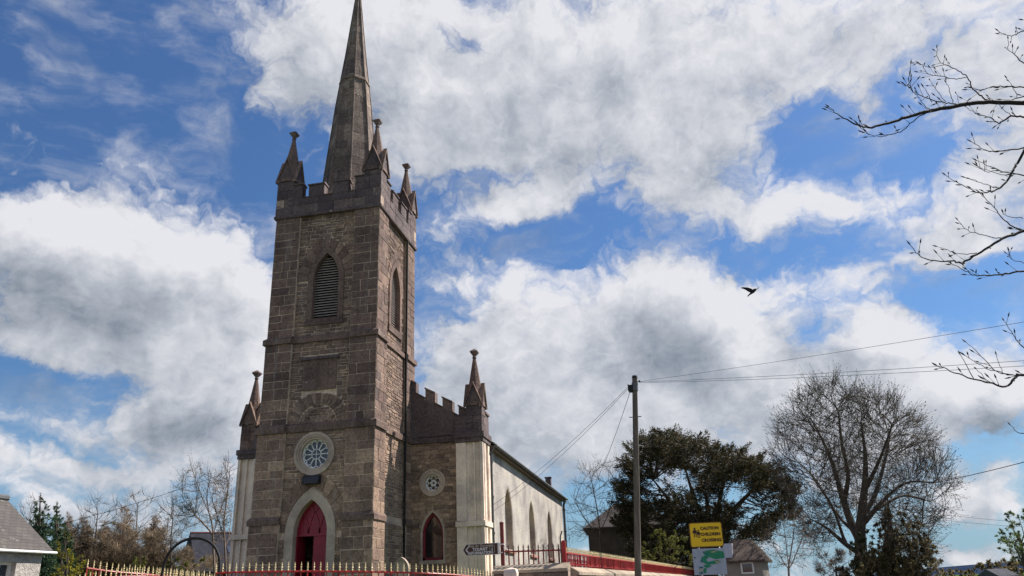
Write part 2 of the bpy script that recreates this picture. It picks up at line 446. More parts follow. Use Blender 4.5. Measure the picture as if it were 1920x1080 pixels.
def masonry(mb, F, u0, u1, z0, z1, ch, bl, gap=.012, proud=(.018, .035), jit=.004, excl=None, sub=0.0):
    z = z0
    while z < z1 - .01:
        h = rnd.uniform(*ch)
        if z + h > z1 - ch[0] * .6: h = z1 - z
        iv = [(u0, u1)]
        if excl:
            for a, b in excl(z + h * .5, h):
                nv = []
                for s, e in iv:
                    if b <= s or a >= e: nv.append((s, e)); continue
                    if a > s: nv.append((s, a))
                    if b < e: nv.append((b, e))
                iv = nv
        for s, e in iv:
            u = s
            while u < e - .02:
                w = rnd.uniform(*bl)
                if u + w > e - bl[0] * .6: w = e - u
                hh = [(z, z + h)]
                if sub and rnd.random() < sub: hh = [(z, z + h * .5), (z + h * .5, z + h)]
                for za, zb in hh:
                    block(mb, F, u + gap / 2, u + w - gap / 2, za + gap / 2, zb - gap / 2, rnd.uniform(*proud), jit)
                u += w
        z += h


def arch_excl(cu, hw, zs, spring, apex):
    rise = apex - spring
    def ex(z, h):
        if z + h / 2 < zs or z - h / 2 > apex: return []
        a = arch_half(hw, rise, z - h * .35 - spring)
        return [(cu - a, cu + a)] if a > .02 else []
    return ex


def disc_excl(cu, cz, r):
    def ex(z, h):
        d = abs(z - cz) - h * .3
        if d >= r: return []
        a = math.sqrt(r * r - max(0, d) ** 2); return [(cu - a, cu + a)]
    return ex


def join_excl(*fs):
    return lambda z, h: [q for f in fs for q in f(z, h)]


def rect_excl(a, b, z0, z1):
    return lambda z, h: [(a, b)] if z + h / 2 > z0 + .02 and z - h / 2 < z1 - .02 else []


def panel_band(mb, F, u0, u1, z0, z1, hole, th):
    """wall piece u0..u1, z0..z1 with one hole: outline list from left to right along its top (arch) and its foot, or None"""
    def pr(poly): mb.prism([F(u, z, 0) for u, z in poly], [F(u, z, -th) for u, z in poly])
    if hole is None: pr([(u0, z0), (u1, z0), (u1, z1), (u0, z1)]); return
    kind = hole[0]
    if kind == 'arch':
        _, cu, hw, zs, spring, apex = hole
        if zs > z0 + .01: pr([(u0, z0), (u1, z0), (u1, zs), (u0, zs)])
        pr([(u0, max(z0, zs)), (cu - hw, max(z0, zs)), (cu - hw, spring), (u0, spring)])
        pr([(cu + hw, max(z0, zs)), (u1, max(z0, zs)), (u1, spring), (cu + hw, spring)])
        ap = arch_pts(hw, apex - spring)
        mid = len(ap) // 2
        pr([(u0, spring)] + [(cu + u, spring + z) for u, z in ap[:mid + 1]] + [(cu, z1), (u0, z1)])
        pr([(cu, z1)] + [(cu + u, spring + z) for u, z in ap[mid:]] + [(u1, spring), (u1, z1)])
    else:
        _, cu, cz, r = hole
        cs = [(cu + r * math.cos(a), cz + r * math.sin(a)) for a in [math.pi * k / 24 for k in range(48)]]
        pr([(u0, cz)] + [cs[k] for k in range(24, 11, -1)] + [(cu, z1), (u0, z1)])
        pr([(cu, z1)] + [cs[k] for k in range(12, -1, -1)] + [(u1, cz), (u1, z1)])
        pr([(u0, z0), (cu, z0)] + [cs[k] for k in range(36, 23, -1)] + [(u0, cz)])
        pr([(cu, z0), (u1, z0), (u1, cz)] + [cs[k % 48] for k in range(48, 35, -1)])


def arch_ring(mb, F, cu, zs, spring, hw_in, rise_in, hw_out, rise_out, t0, t1, n=12):
    a = arch_pts(hw_out, rise_out, n); b = arch_pts(hw_in, rise_in, n)
    o = [(cu - hw_out, zs)] + [(cu + u, spring + z) for u, z in a] + [(cu + hw_out, zs)]
    i = [(cu - hw_in, zs)] + [(cu + u, spring + z) for u, z in b] + [(cu + hw_in, zs)]
    mb.ring([F(u, z, t1) for u, z in o], [F(u, z, t1) for u, z in i], [F(u, z, t0) for u, z in o], [F(u, z, t0) for u, z in i])


def disc_ring(mb, F, cu, cz, r0, r1, t0, t1, n=48):
    A = [2 * math.pi * k / n for k in range(n + 1)]
    c = lambda r, t: [F(cu + r * math.cos(a), cz + r * math.sin(a), t) for a in A]
    mb.ring(c(r1, t1), c(r0, t1), c(r1, t0), c(r0, t0))


def fan(mb, F, poly, t):
    mb.prism([F(u, z, t) for u, z in poly], [F(u, z, t - .02) for u, z in poly])


def voussoirs(mb, F, cu, spring, hw0, rise0, hw1, rise1, n, t, half=False):
    a = arch_pts(hw0, rise0, 40); b = arch_pts(hw1, rise1, 40); L = len(a) - 1
    for k in range(n):
        i0, i1 = k * L / n + .35, (k + 1) * L / n - .35
        def pt(arr, x):
            j = min(int(x), L - 1); f = x - j; return (arr[j][0] * (1 - f) + arr[j + 1][0] * f, arr[j][1] * (1 - f) + arr[j + 1][1] * f)
        steps = 3
        inn = [pt(a, i0 + (i1 - i0) * q / steps) for q in range(steps + 1)]; g = rnd.uniform(.92, 1.06)
        out = [pt(b, i0 + (i1 - i0) * q / steps) for q in range(steps + 1)]
        out = [(p_[0] + (q_[0] - p_[0]) * g, p_[1] + (q_[1] - p_[1]) * g) for p_, q_ in zip(inn, out)]
        poly = [(cu + u, spring + z) for u, z in inn + out[::-1]]
        d = t + rnd.uniform(-.008, .008)
        mb.prism([F(u, z, d) for u, z in poly], [F(u, z, -.03) for u, z in poly])

# ------------------------------------------------------------------ the church
XW, YF = -14.22, 30.0                          # tower centre line, front face
TX0, TX1 = -16.84, -11.60                      # pier faces
TCY = YF + (TX1 - TX0) / 2
TY1 = YF + (TX1 - TX0)
GZ = 1.7                                       # churchyard level
church = thing('church', 'grey brown stone church with square battlemented tower, octagonal spire and crimson pointed door', 'church', (XW, TCY, GZ))

PR = .13                                       # piers stand this far in front of the panels
STAGE = [(GZ, 4.5, .04), (4.8, 8.2, 0.0), (8.5, 12.15, -.03), (12.42, 18.5, -.06)]   # z0, z1, extra projection
def front(off): return lambda u, z, d: (XW + u, YF - off - d, z)
def side(off): return lambda u, z, d: (TX1 + off + d, TCY + u, z)
def back(off): return lambda u, z, d: (XW - u, TY1 + off + d, z)
def west(off): return lambda u, z, d: (TX0 - off - d, TCY - u, z)
HB = (TX1 - TX0) / 2                           # half width at the piers
PW = 1.27                                      # pier width
PI_ = HB - PW                                  # half width of the panel

DOOR = dict(cu=-.02, hw=.72, zs=GZ, sp=4.13, ap=5.42)
ROSE = dict(cu=-.03, cz=7.27, r=.60, R=.88)
BELF = dict(cu=.06, hw=.61, zs=13.25, sp=15.1, ap=16.38)

core = MB(); rub = MB(); urub = MB(); piers = [MB() for _ in range(4)]; upp = [MB() for _ in range(4)]
for k, (z0, z1, off) in enumerate(STAGE):
    # core of the piers, hollow tower
    th = .75
    for sx in (-1, 1):
        for sy in (-1, 1):
            xa, xb = sorted((XW + sx * (HB + off), XW + sx * PI_)); ya, yb = sorted((TCY + sy * (HB + off), TCY + sy * PI_))
            core.box(xa, xb, ya, yb, z0 - (.3 if k else 0), z1)
    # panels
    fp = front(off - PR); sp_ = side(off - PR)
    if k == 0 or k == 1: pass
    if k == 3:
        panel_band(core, fp, -PI_, PI_, z0 - .3, z1, ('arch', BELF['cu'], BELF['hw'] + .02, BELF['zs'], BELF['sp'], BELF['ap'] + .03), .5)
        panel_band(core, sp_, -PI_, PI_, z0 - .3, z1, ('arch', 0, BELF['hw'] + .02, BELF['zs'], BELF['sp'], BELF['ap'] + .03), .5)
    elif k == 2:
        panel_band(core, fp, -PI_, PI_, z0 - .3, z1, None, .5); panel_band(core, sp_, -PI_, PI_, z0 - .3, z1, None, .5)
    elif k == 0:
        panel_band(core, sp_, -PI_, PI_, z0, z1, None, .5)
    else:
        panel_band(core, sp_, -PI_, PI_, z0 - .3, z1, None, .5)
    panel_band(core, back(off - PR), -PI_, PI_, z0 - (.3 if k else 0), z1, None, .5); panel_band(core, west(off - PR), -PI_, PI_, z0 - (.3 if k else 0), z1, None, .5)
fp = front(-PR)
panel_band(core, fp, -PI_, PI_, GZ, 5.95, ('arch', DOOR['cu'], DOOR['hw'] + .02, DOOR['zs'], DOOR['sp'], DOOR['ap'] + .03), .5)
panel_band(core, fp, -PI_, PI_, 5.95, 8.5, ('disc', ROSE['cu'], ROSE['cz'], ROSE['r'] + .04), .5)
core.box(TX0 + .4, TX1 - .4, YF + .4, TY1 - .4, 18.3, 18.6)       # tower roof
tower = core.build('tower', M['mortar'], church)

door_ex = arch_excl(DOOR['cu'], DOOR['hw'] + .28, GZ - 1, DOOR['sp'], DOOR['ap'] + .5)
rose_ex = disc_excl(ROSE['cu'], ROSE['cz'], ROSE['R'] - .05)
dv_ex = arch_excl(DOOR['cu'], DOOR['hw'] + .85, DOOR['sp'] - .15, DOOR['sp'], DOOR['ap'] + 1.15)
bel_ex = arch_excl(BELF['cu'], BELF['hw'] + .2, BELF['zs'] - .3, BELF['sp'], BELF['ap'] + .3)
bv_ex = arch_excl(BELF['cu'], BELF['hw'] + .75, BELF['sp'] - .05, BELF['sp'], BELF['ap'] + .8)
belS_ex = arch_excl(0, BELF['hw'] + .2, BELF['zs'] - .3, BELF['sp'], BELF['ap'] + .3)
belSv_ex = arch_excl(0, BELF['hw'] + .5, BELF['sp'] - .05, BELF['sp'], BELF['ap'] + .6)
def relief_ex(z, h):
    if 8.5 < z < 9.9: a = math.sqrt(max(0, 1.36 ** 2 - max(0, z - h * .3 - 8.55) ** 2)); return [(-a, a)]
    return []
plaque_ex = rect_excl(-.80, .80, 9.9, 11.5)
for k, (z0, z1, off) in enumerate(STAGE):
    A = piers if k < 2 else upp; Rb = rub if k < 2 else urub
    for iF, Fn in enumerate((front, side, back, west)):
        F = Fn(off)
        for iq, (a, b) in enumerate(((-HB - off, -PI_), (PI_, HB + off))):
            masonry(A[(iF + iq) % 4], F, a, b, z0, z1, (.30, .54), (.36, 1.0), .028, (.010, .022), .008)
            # returns of the piers towards the panel
        Fp = Fn(off - PR); ex = None
        if Fn is front:
            ex = {0: door_ex, 1: join_excl(door_ex, dv_ex, rose_ex), 2: join_excl(relief_ex, plaque_ex), 3: join_excl(bel_ex, bv_ex)}[k]
        if Fn is side and k == 3: ex = join_excl(belS_ex, belSv_ex)
        if k == 0 and Fn is front: ex = join_excl(door_ex, dv_ex)
        masonry(Rb, Fp, -PI_, PI_, z0, z1, (.10, .21), (.16, .66), .030, (.011, .036), .010, ex, .12)
for q in piers: q.build('corner_pier', M['ashlar'], tower)
for q in upp: q.build('upper_corner_pier', M['upper'], tower)
rub.build('rubble_stonework', M['rubble'], tower)
urub.build('upper_rubble_stonework', M['upper_rubble'], tower)

# string courses: chamfered bands that follow piers and panels
def band_outline(off):
    h, p_, pr = HB + off, PI_, HB + off - PR
    pts = [(-h, -h), (-p_, -h), (-p_, -pr), (p_, -pr), (p_, -h), (h, -h), (h, -p_), (pr, -p_), (pr, p_), (h, p_), (h, h), (p_, h), (p_, pr), (-p_, pr), (-p_, h), (-h, h), (-h, p_), (-pr, p_), (-pr, -p_), (-h, -p_)]
    return pts
def string_course(z0, z1, off, ztop, mat):
    mb = MB()
    def rg(o, z): return [(XW + x, TCY + y, z) for x, y in band_outline(o)]
    rings = [rg(off - .06, z0), rg(off + .07, z0), rg(off + .07, z1), rg(ztop - .04, z1 + .12)]
    mb.loft(rings); return mb.build('string_course', mat, tower)
for sx in (-1, 1):                             # plinth band, on the corner piers only
    for sy in (-1, 1):
        mb = MB()
        def pq(o, z):
            xa, xb = sorted((XW + sx * (HB + o), XW + sx * (PI_ - .02))); ya, yb = sorted((TCY + sy * (HB + o), TCY + sy * (PI_ - .02)))
            return [(xa, ya, z), (xb, ya, z), (xb, yb, z), (xa, yb, z)]
        mb.loft([pq(.05, 4.5), pq(.11, 4.5), pq(.11, 4.70), pq(.02, 4.82)]); mb.build('plinth_band', M['ashlar'], tower)
string_course(8.2, 8.46, .03, 0, M['ashlar'])
string_course(12.15, 12.38, 0, -.03, M['upper'])

# voussoirs and relieving arches
mb = MB()
voussoirs(mb, fp, DOOR['cu'], DOOR['sp'] + .05, DOOR['hw'] + .38, DOOR['ap'] - DOOR['sp'] + .48, DOOR['hw'] + .92, DOOR['ap'] - DOOR['sp'] + 1.12, 13, .05)
mb.build('door_voussoirs', M['ashlar'], tower)
mb = MB()
F3 = front(-.06 - PR)
voussoirs(mb, F3, BELF['cu'], BELF['sp'], BELF['hw'] + .27, BELF['ap'] - BELF['sp'] + .34, BELF['hw'] + .80, BELF['ap'] - BELF['sp'] + .86, 13, .05)
mb.build('belfry_voussoirs', M['upper'], tower); mb = MB()
F3s = side(-.06 - PR)
voussoirs(mb, F3s, 0, BELF['sp'], BELF['hw'] + .27, BELF['ap'] - BELF['sp'] + .34, BELF['hw'] + .55, BELF['ap'] - BELF['sp'] + .66, 13, .04)
mb.build('belfry_voussoirs', M['upper'], tower)
mb = MB(); F2 = front(-.03 - PR)
voussoirs(mb, F2, 0, 8.55, .86, .80, 1.38, 1.27, 19, .04)
masonry(mb, F2, -.84, .84, 8.55, 9.33, (.10, .17), (.2, .5), .02, (.01, .03), .008, lambda z, h: [(-2, -arch_half(.84, .78, z + h * .3 - 8.55)), (arch_half(.84, .78, z + h * .3 - 8.55), 2)])
mb.build('relieving_arch', M['upper_rubble'], tower)
# blank plaque with a hood
mb = MB(); mb.prism([F2(u, z, .07) for u, z in ((-.78, 9.98), (.78, 9.98), (.78, 11.32), (-.78, 11.32))], [F2(u, z, -.1) for u, z in ((-.78, 9.98), (.78, 9.98), (.78, 11.32), (-.78, 11.32))])
pl = mb.build('plaque', M['upper'], tower)
mb = MB(); hood = [(-.88, 11.32), (.88, 11.32), (.88, 11.45), (-.88, 11.45)]
mb.prism([F2(u, z, .15) for u, z in hood], [F2(u, z, -.1) for u, z in hood]); mb.build('plaque_hood', M['dark'], tower)

# battlement: parapet wall, merlons, copings
def battlement():
    Z0, ZF, ZM = 18.5, 19.35, 20.05
    corep = MB(); par = MB(); mer = []; sills = []
    for Fn in (front, side, back, west):
        F = Fn(-.02)
        pp = [(-HB, Z0), (HB, Z0), (HB, ZF), (-HB, ZF)]
        corep.prism([F(u, z, 0) for u, z in pp], [F(u, z, -.38) for u, z in pp])
        masonry(par, F, -HB, HB, Z0 + .02, ZF, (.38, .45), (.5, 1.0), .016, (.015, .03), .004)
        for a, b, zt in ((-1.0, -.22, ZM), (.22, 1.0, ZM), (-1.78, -1.33, ZM + .12), (1.33, 1.78, ZM + .12)):
            g = MB(); mer.append(g)
            pp = [(a, ZF), (b, ZF), (b, zt - .1), (a, zt - .1)]
            g.prism([F(u, z, 0) for u, z in pp], [F(u, z, -.38) for u, z in pp])
            masonry(g, F, a, b, ZF, zt - .1, (.3, .6), (.5, .9), .012, (.015, .028), .003)
            pp = [(a - .04, zt - .1), (b + .04, zt - .1), (b + .04, zt - .04), (a - .04, zt - .04)]
            g.prism([F(u, z, .07) for u, z in pp], [F(u, z, -.43) for u, z in pp])
            g.loft([[F(a - .04, zt - .04, .07), F(b + .04, zt - .04, .07), F(b + .04, zt - .04, -.43), F(a - .04, zt - .04, -.43)],
                    [F(a, zt + .06, -.12), F(b, zt + .06, -.12), F(b, zt + .06, -.24), F(a, zt + .06, -.24)]])
        for a, b in ((-1.33, -1.0), (-.22, .22), (1.0, 1.33)):
            g = MB(); sills.append(g)
            g.loft([[F(a, ZF, .06), F(b, ZF, .06), F(b, ZF, -.42), F(a, ZF, -.42)], [F(a, ZF + .03, .05), F(b, ZF + .03, .05), F(b, ZF + .09, -.2), F(a, ZF + .09, -.2)]])
    bt = corep.build('battlement', M['mortar_dark'], church)
    par.build('parapet_stonework', M['dark'], bt)
    for g in mer: g.build('merlon', M['dark'], bt)
    for g in sills: g.build('crenel_sill', M['ashlar'], bt)
    mb = MB()
    def sq(h, z): return [(XW - h, TCY - h, z), (XW + h, TCY - h, z), (XW + h, TCY + h, z), (XW - h, TCY + h, z)]
    mb.loft([sq(HB - .1, 18.36), sq(HB + .03, 18.36), sq(HB + .05, 18.46), sq(HB + .02, 18.52)]); mb.build('corbel_course', M['dark'], bt)
battlement()


def sq_ring(cx, cy, h, z): return [(cx - h, cy - h, z), (cx + h, cy - h, z), (cx + h, cy + h, z), (cx - h, cy + h, z)]


def pinnacle(cx, cy, z0, zg, za, zn, zt, hw, mat, matc):
    shaft = MB(); shaft.loft([sq_ring(cx, cy, hw - .03, z0), sq_ring(cx, cy, hw - .03, zg)])
    for Fd in ((lambda u, z, d: (cx + u, cy - hw + .02 - d, z)), (lambda u, z, d: (cx + hw - .02 + d, cy + u, z)), (lambda u, z, d: (cx - u, cy + hw - .02 + d, z)), (lambda u, z, d: (cx - hw + .02 - d, cy - u, z))):
        masonry(shaft, Fd, -hw, hw, z0, zg, (.34, .5), (.3, .6), .014, (.012, .024), .003)
    pn = shaft.build('pinnacle', mat, church)
    gb = MB(); cp_ = MB()
    for Fd in ((lambda u, z, d: (cx + u, cy - hw - d, z)), (lambda u, z, d: (cx + hw + d, cy + u, z)), (lambda u, z, d: (cx - u, cy + hw + d, z)), (lambda u, z, d: (cx - hw - d, cy - u, z))):
        tri = [(-hw, zg), (hw, zg), (0, za)]
        gb.prism([Fd(u, z, .02) for u, z in tri], [Fd(u, z, -hw * .95) for u, z in tri])
        for s in (-1, 1):                      # raking copings
            bar = [(s * (hw + .07), zg - .07), (s * (hw + .07), zg + .03), (0, za + .13), (0, za - .0)]
            cp_.prism([Fd(u, z, .09) for u, z in bar], [Fd(u, z, -.10) for u, z in bar])
    gb.build('gablet', mat, pn); cp_.build('gablet_coping', matc, pn)
    sp = MB(); n = 8
    def oc(r, z): return [(cx + r * math.cos(math.pi / 8 + math.pi / 4 * k), cy + r * math.sin(math.pi / 8 + math.pi / 4 * k), z) for k in range(n)]
    sp.loft([oc(hw * 1.22, zg), oc(.075, zn)]); sp.build('spirelet', matc, pn)
    fn = MB(); r = (zt - zn)
    fn.loft([oc(.065, zn - .02), oc(.11, zn + .02), oc(.07, zn + r * .25)])
    fn.loft([sq_ring(cx, cy, .05, zn + r * .2), sq_ring(cx, cy, .18, zn + r * .62), sq_ring(cx, cy, .19, zn + r * .72), sq_ring(cx, cy, .04, zt)])
    fn.build('finial', M['dark'], pn)
for sx in (-1, 1):
    for sy in (-1, 1):
        pinnacle(XW + sx * (HB - .44), TCY + sy * (HB - .44), 18.55, 20.35, 21.55, 22.93, 23.42, .44, M['dark'], M['upper'])

# octagonal spire built of coursed blocks
def spire():
    zb, zt = 18.5, 34.3
    Rr = lambda z: float(np.interp(z, [18.5, 21.6, 26.0, 29.5, 33.1, 34.3], [1.60, 1.31, .91, .51, .16, .03]))
    def oc(r, z): return [(XW - .05 + r * math.cos(math.pi / 8 + math.pi / 4 * k), TCY + r * math.sin(math.pi / 8 + math.pi / 4 * k), z) for k in range(8)]
    core_ = MB(); core_.loft([oc(max(.02, Rr(z_) - .03), z_) for z_ in (zb, 21.6, 26.0, 29.5, 33.1, zt)]); s = core_.build('spire', M['mortar_dark'], church)
    st = MB(); z = zb
    while z < zt - .3:
        h = rnd.uniform(.42, .55)
        for k in range(8):
            a0 = math.pi / 8 + math.pi / 4 * k; a1 = a0 + math.pi / 4; an = (a0 + a1) / 2
            def F(u, zz, d, a0=a0, a1=a1, an=an):
                r = Rr(zz); x = (r * math.cos(a0)) * (1 - u) + (r * math.cos(a1)) * u; y = (r * math.sin(a0)) * (1 - u) + (r * math.sin(a1)) * u
                return (XW - .05 + x + d * math.cos(an), TCY + y + d * math.sin(an), zz)
            w = Rr(z) * .765; cuts = [0.0]
            if w > .55: cuts += sorted(rnd.uniform(.25, .75) for _ in range(1 if w < 1.0 else 1 + (rnd.random() < .5)))
            cuts.append(1.0)
            g = .005 / max(w, .2)
            for a, b in zip(cuts[:-1], cuts[1:]):
                if b - a < .12: continue
                t = rnd.uniform(.0, .012)
                q = [(a + g, z + .005), (b - g, z + .005), (b - g, z + h - .005), (a + g, z + h - .005)]
                st.add([F(u, zz, -.05) for u, zz in q] + [F(u, zz, t) for u, zz in q], [(4, 5, 6, 7)] + [(i, (i + 1) % 4, 4 + (i + 1) % 4, 4 + i) for i in range(4)])
        z += h
    st.build('spire_stonework', M['spire'], s)
    rb = MB()
    for k in range(8):
        a = math.pi / 8 + math.pi / 4 * k
        rb.tube([(XW - .05 + Rr(zz) * math.cos(a), TCY + Rr(zz) * math.sin(a), zz) for zz in (zb, 21.6, 26.0, 29.5, 33.1, zt - .1)], [.05, .05, .045, .04, .03, .02], 6)
    rb.build('spire_rib', M['spire'], s)
    bnd = MB(); bnd.loft([oc(Rr(27.3) + .02, 27.3), oc(Rr(27.3) + .07, 27.34), oc(Rr(27.5) + .07, 27.46), oc(Rr(27.5) + .0, 27.54)]); bnd.build('spire_band', M['spire'], s)
spire()

# door
mb = MB()
arch_ring(mb, fp, DOOR['cu'], GZ, DOOR['sp'], DOOR['hw'], DOOR['ap'] - DOOR['sp'], DOOR['hw'] + .36, DOOR['ap'] - DOOR['sp'] + .46, -.45, .085, 16)
dr = mb.build('door_surround', M['dressing'], church)
door = None
Fd = lambda u, z, d: (XW + DOOR['cu'] + u, YF + PR + .30 - d, z)
zr = 4.02
mb = MB(); ap = arch_pts(.72, DOOR['ap'] - DOOR['sp'], 14)
fan(mb, Fd, [(-.72, zr), (.72, zr)] + [(u, DOOR['sp'] + z) for u, z in reversed(ap)], 0)
tym = mb.build('tympanum', M['door'], dr)
mb = MB()
def strip(mb, F, pts, w, t0, t1):
    n = len(pts); L = []; Q = []
    for i, (u, z) in enumerate(pts):
        a = pts[max(0, i - 1)]; b = pts[min(n - 1, i + 1)]; tx, tz = b[0] - a[0], b[1] - a[1]; l = math.hypot(tx, tz) or 1
        L.append((u - tz / l * w / 2, z + tx / l * w / 2)); Q.append((u + tz / l * w / 2, z - tx / l * w / 2))
    mb.ring([F(u, z, t1) for u, z in L], [F(u, z, t1) for u, z in Q], [F(u, z, t0) for u, z in L], [F(u, z, t0) for u, z in Q])
def inside_arch(u, z, m=.03): return abs(u) < arch_half(.72, DOOR['ap'] - DOOR['sp'], z - DOOR['sp']) - m
for c0, sgn in ((-.72, 1), (-.24, 1), (.24, -1), (.72, -1), (-.24, -1), (.24, 1)):
    pts = []                                   # intersecting tracery: arcs parallel to the arch sides
    for u, z in (ap[:15] if sgn > 0 else list(reversed(ap))[:15]):
        uu = u + (.72 + c0 if sgn > 0 else c0 - .72); zz = DOOR['sp'] + z
        if inside_arch(uu, zz, .0): pts.append((uu, zz))
    if len(pts) > 2: strip(mb, Fd, pts, .055, -.01, .035)
strip(mb, Fd, [(-.70, zr + .05), (.70, zr + .05)], .10, -.01, .05)
inn = [(u * .94, DOOR['sp'] + z * .94) for u, z in ap]; strip(mb, Fd, inn, .07, -.01, .04)
mb.build('tympanum_tracery', M['door'], dr)
mb = MB()
for u0, u1 in ((.0, .69),):
    mb.prism([Fd(u, z, 0) for u, z in ((u0, GZ), (u1, GZ), (u1, zr), (u0, zr))], [Fd(u, z, -.06) for u, z in ((u0, GZ), (u1, GZ), (u1, zr), (u0, zr))])
    for k in range(6):
        uu = u0 + .06 + k * .114; strip(mb, Fd, [(uu, GZ + .05), (uu, zr - .06)], .012, -.01, .006)
mb.build('door_leaf', M['door'], dr)
mb = MB()                                      # the other leaf stands open, turned inwards on the left jamb
mb.box(XW + DOOR['cu'] - .72, XW + DOOR['cu'] - .66, YF + PR + .301, YF + PR + .98, GZ, zr); mb.build('door_leaf', M['door'], dr)
mb = MB(); mb.box(XW + DOOR['cu'] - .72, XW + DOOR['cu'] - .66, YF + PR + .22, YF + PR + .30, GZ, zr); mb.build('door_jamb', M['door'], dr)
mb = MB(); mb.box(XW + DOOR['cu'] + .68, XW + DOOR['cu'] + .72, YF + PR + .22, YF + PR + .30, GZ, zr); mb.build('door_jamb', M['door'], dr)
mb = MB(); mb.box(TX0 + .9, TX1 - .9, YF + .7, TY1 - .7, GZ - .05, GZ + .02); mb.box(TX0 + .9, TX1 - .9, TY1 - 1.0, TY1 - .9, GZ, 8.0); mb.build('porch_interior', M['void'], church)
# lamp box over the door
mb = MB(); Fl = front(-PR)
prof = [(0, 6.02), (.34, 6.02), (.34, 6.12), (.30, 6.27), (.20, 6.36), (0, 6.40)]
mb.loft([[(XW + u * w, YF + PR - .0 - d, z) for d, z in prof] for u, w in ((-.34, .96), (-.36, 1.0), (.36, 1.0), (.34, .96))])
mb.build('floodlight', plain_mat('dark_lamp_housing', (.022, .022, .032), .35, .1, 5.0), church)

# rose window
Fr = front(-PR)
mb = MB(); disc_ring(mb, Fr, ROSE['cu'], ROSE['cz'], ROSE['r'] + .10, ROSE['R'], -.3, .07); disc_ring(mb, Fr, ROSE['cu'], ROSE['cz'], ROSE['r'], ROSE['r'] + .12, -.3, .02); disc_ring(mb, Fr, ROSE['cu'], ROSE['cz'], ROSE['R'] - .10, ROSE['R'] + .01, -.1, .10)
rw = mb.build('rose_window', M['dressing'], church)
mb = MB(); fan(mb, Fr, [(ROSE['cu'] + .62 * math.cos(a), ROSE['cz'] + .62 * math.sin(a)) for a in [2 * math.pi * k / 40 for k in range(40)]], -.20)
mb.build('rose_glass', M['glass_blue'], rw)
mb = MB(); w = .036
disc_ring(mb, Fr, ROSE['cu'], ROSE['cz'], .185, .185 + w, -.20, -.15); disc_ring(mb, Fr, ROSE['cu'], ROSE['cz'], .565, .61, -.20, -.13)
for k in range(12):
    a = 2 * math.pi * (k + .5) / 12; ca, sa = math.cos(a), math.sin(a)
    A0 = 2 * math.pi * k / 12
    strip(mb, Fr, [(ROSE['cu'] + r * math.cos(A0), ROSE['cz'] + r * math.sin(A0)) for r in (.19, .44)], w, -.20, -.15)
    hwp = .44 * math.tan(math.pi / 12)         # rounded petal heads
    pts = [(.44 + .115 * math.sin(t), -hwp * math.cos(t)) for t in [math.pi * q / 10 for q in range(11)]]
    strip(mb, Fr, [(ROSE['cu'] + r * ca - s * sa, ROSE['cz'] + r * sa + s * ca) for r, s in pts], w, -.20, -.15)
strip(mb, Fr, [(ROSE['cu'] - .19, ROSE['cz']), (ROSE['cu'] + .19, ROSE['cz'])], .02, -.20, -.15); strip(mb, Fr, [(ROSE['cu'], ROSE['cz'] - .19), (ROSE['cu'], ROSE['cz'] + .19)], .02, -.20, -.15)
mb.build('rose_tracery', M['tracery'], rw)

# louvred belfry windows
def belfry(F, cu, mats):
    mb = MB(); arch_ring(mb, F, cu, BELF['zs'] - .05, BELF['sp'], BELF['hw'], BELF['ap'] - BELF['sp'], BELF['hw'] + .25, BELF['ap'] - BELF['sp'] + .32, -.45, .07, 14)
    sl = [(cu - BELF['hw'] - .3, BELF['zs'] - .33), (cu + BELF['hw'] + .3, BELF['zs'] - .33), (cu + BELF['hw'] + .25, BELF['zs'] - .02), (cu - BELF['hw'] - .25, BELF['zs'] - .02)]
    mb.prism([F(u, z, .10) for u, z in sl], [F(u, z, -.3) for u, z in sl])
    o = mb.build('belfry_window', mats, church)
    mb = MB(); z = BELF['zs'] + .02
    while z < BELF['ap'] - .12:
        a = arch_half(BELF['hw'], BELF['ap'] - BELF['sp'], z + .10 - BELF['sp'])
        if a > .05:
            q = [(z, -.14), (z + .03, -.13), (z + .15, -.34), (z + .12, -.36)]
            mb.prism([F(cu - a, zz, d) for zz, d in q], [F(cu + a, zz, d) for zz, d in q])
        z += .125
    mb.build('louvre_slats', M['louvre'], o)
    mb = MB(); fan(mb, F, [(cu - BELF['hw'], BELF['zs'])] + [(cu + u, BELF['sp'] + z) for u, z in arch_pts(BELF['hw'], BELF['ap'] - BELF['sp'])] + [(cu + BELF['hw'], BELF['zs'])], -.42)
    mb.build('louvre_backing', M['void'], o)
belfry(F3, BELF['cu'], M['upper']); belfry(F3s, 0.0, M['upper'])

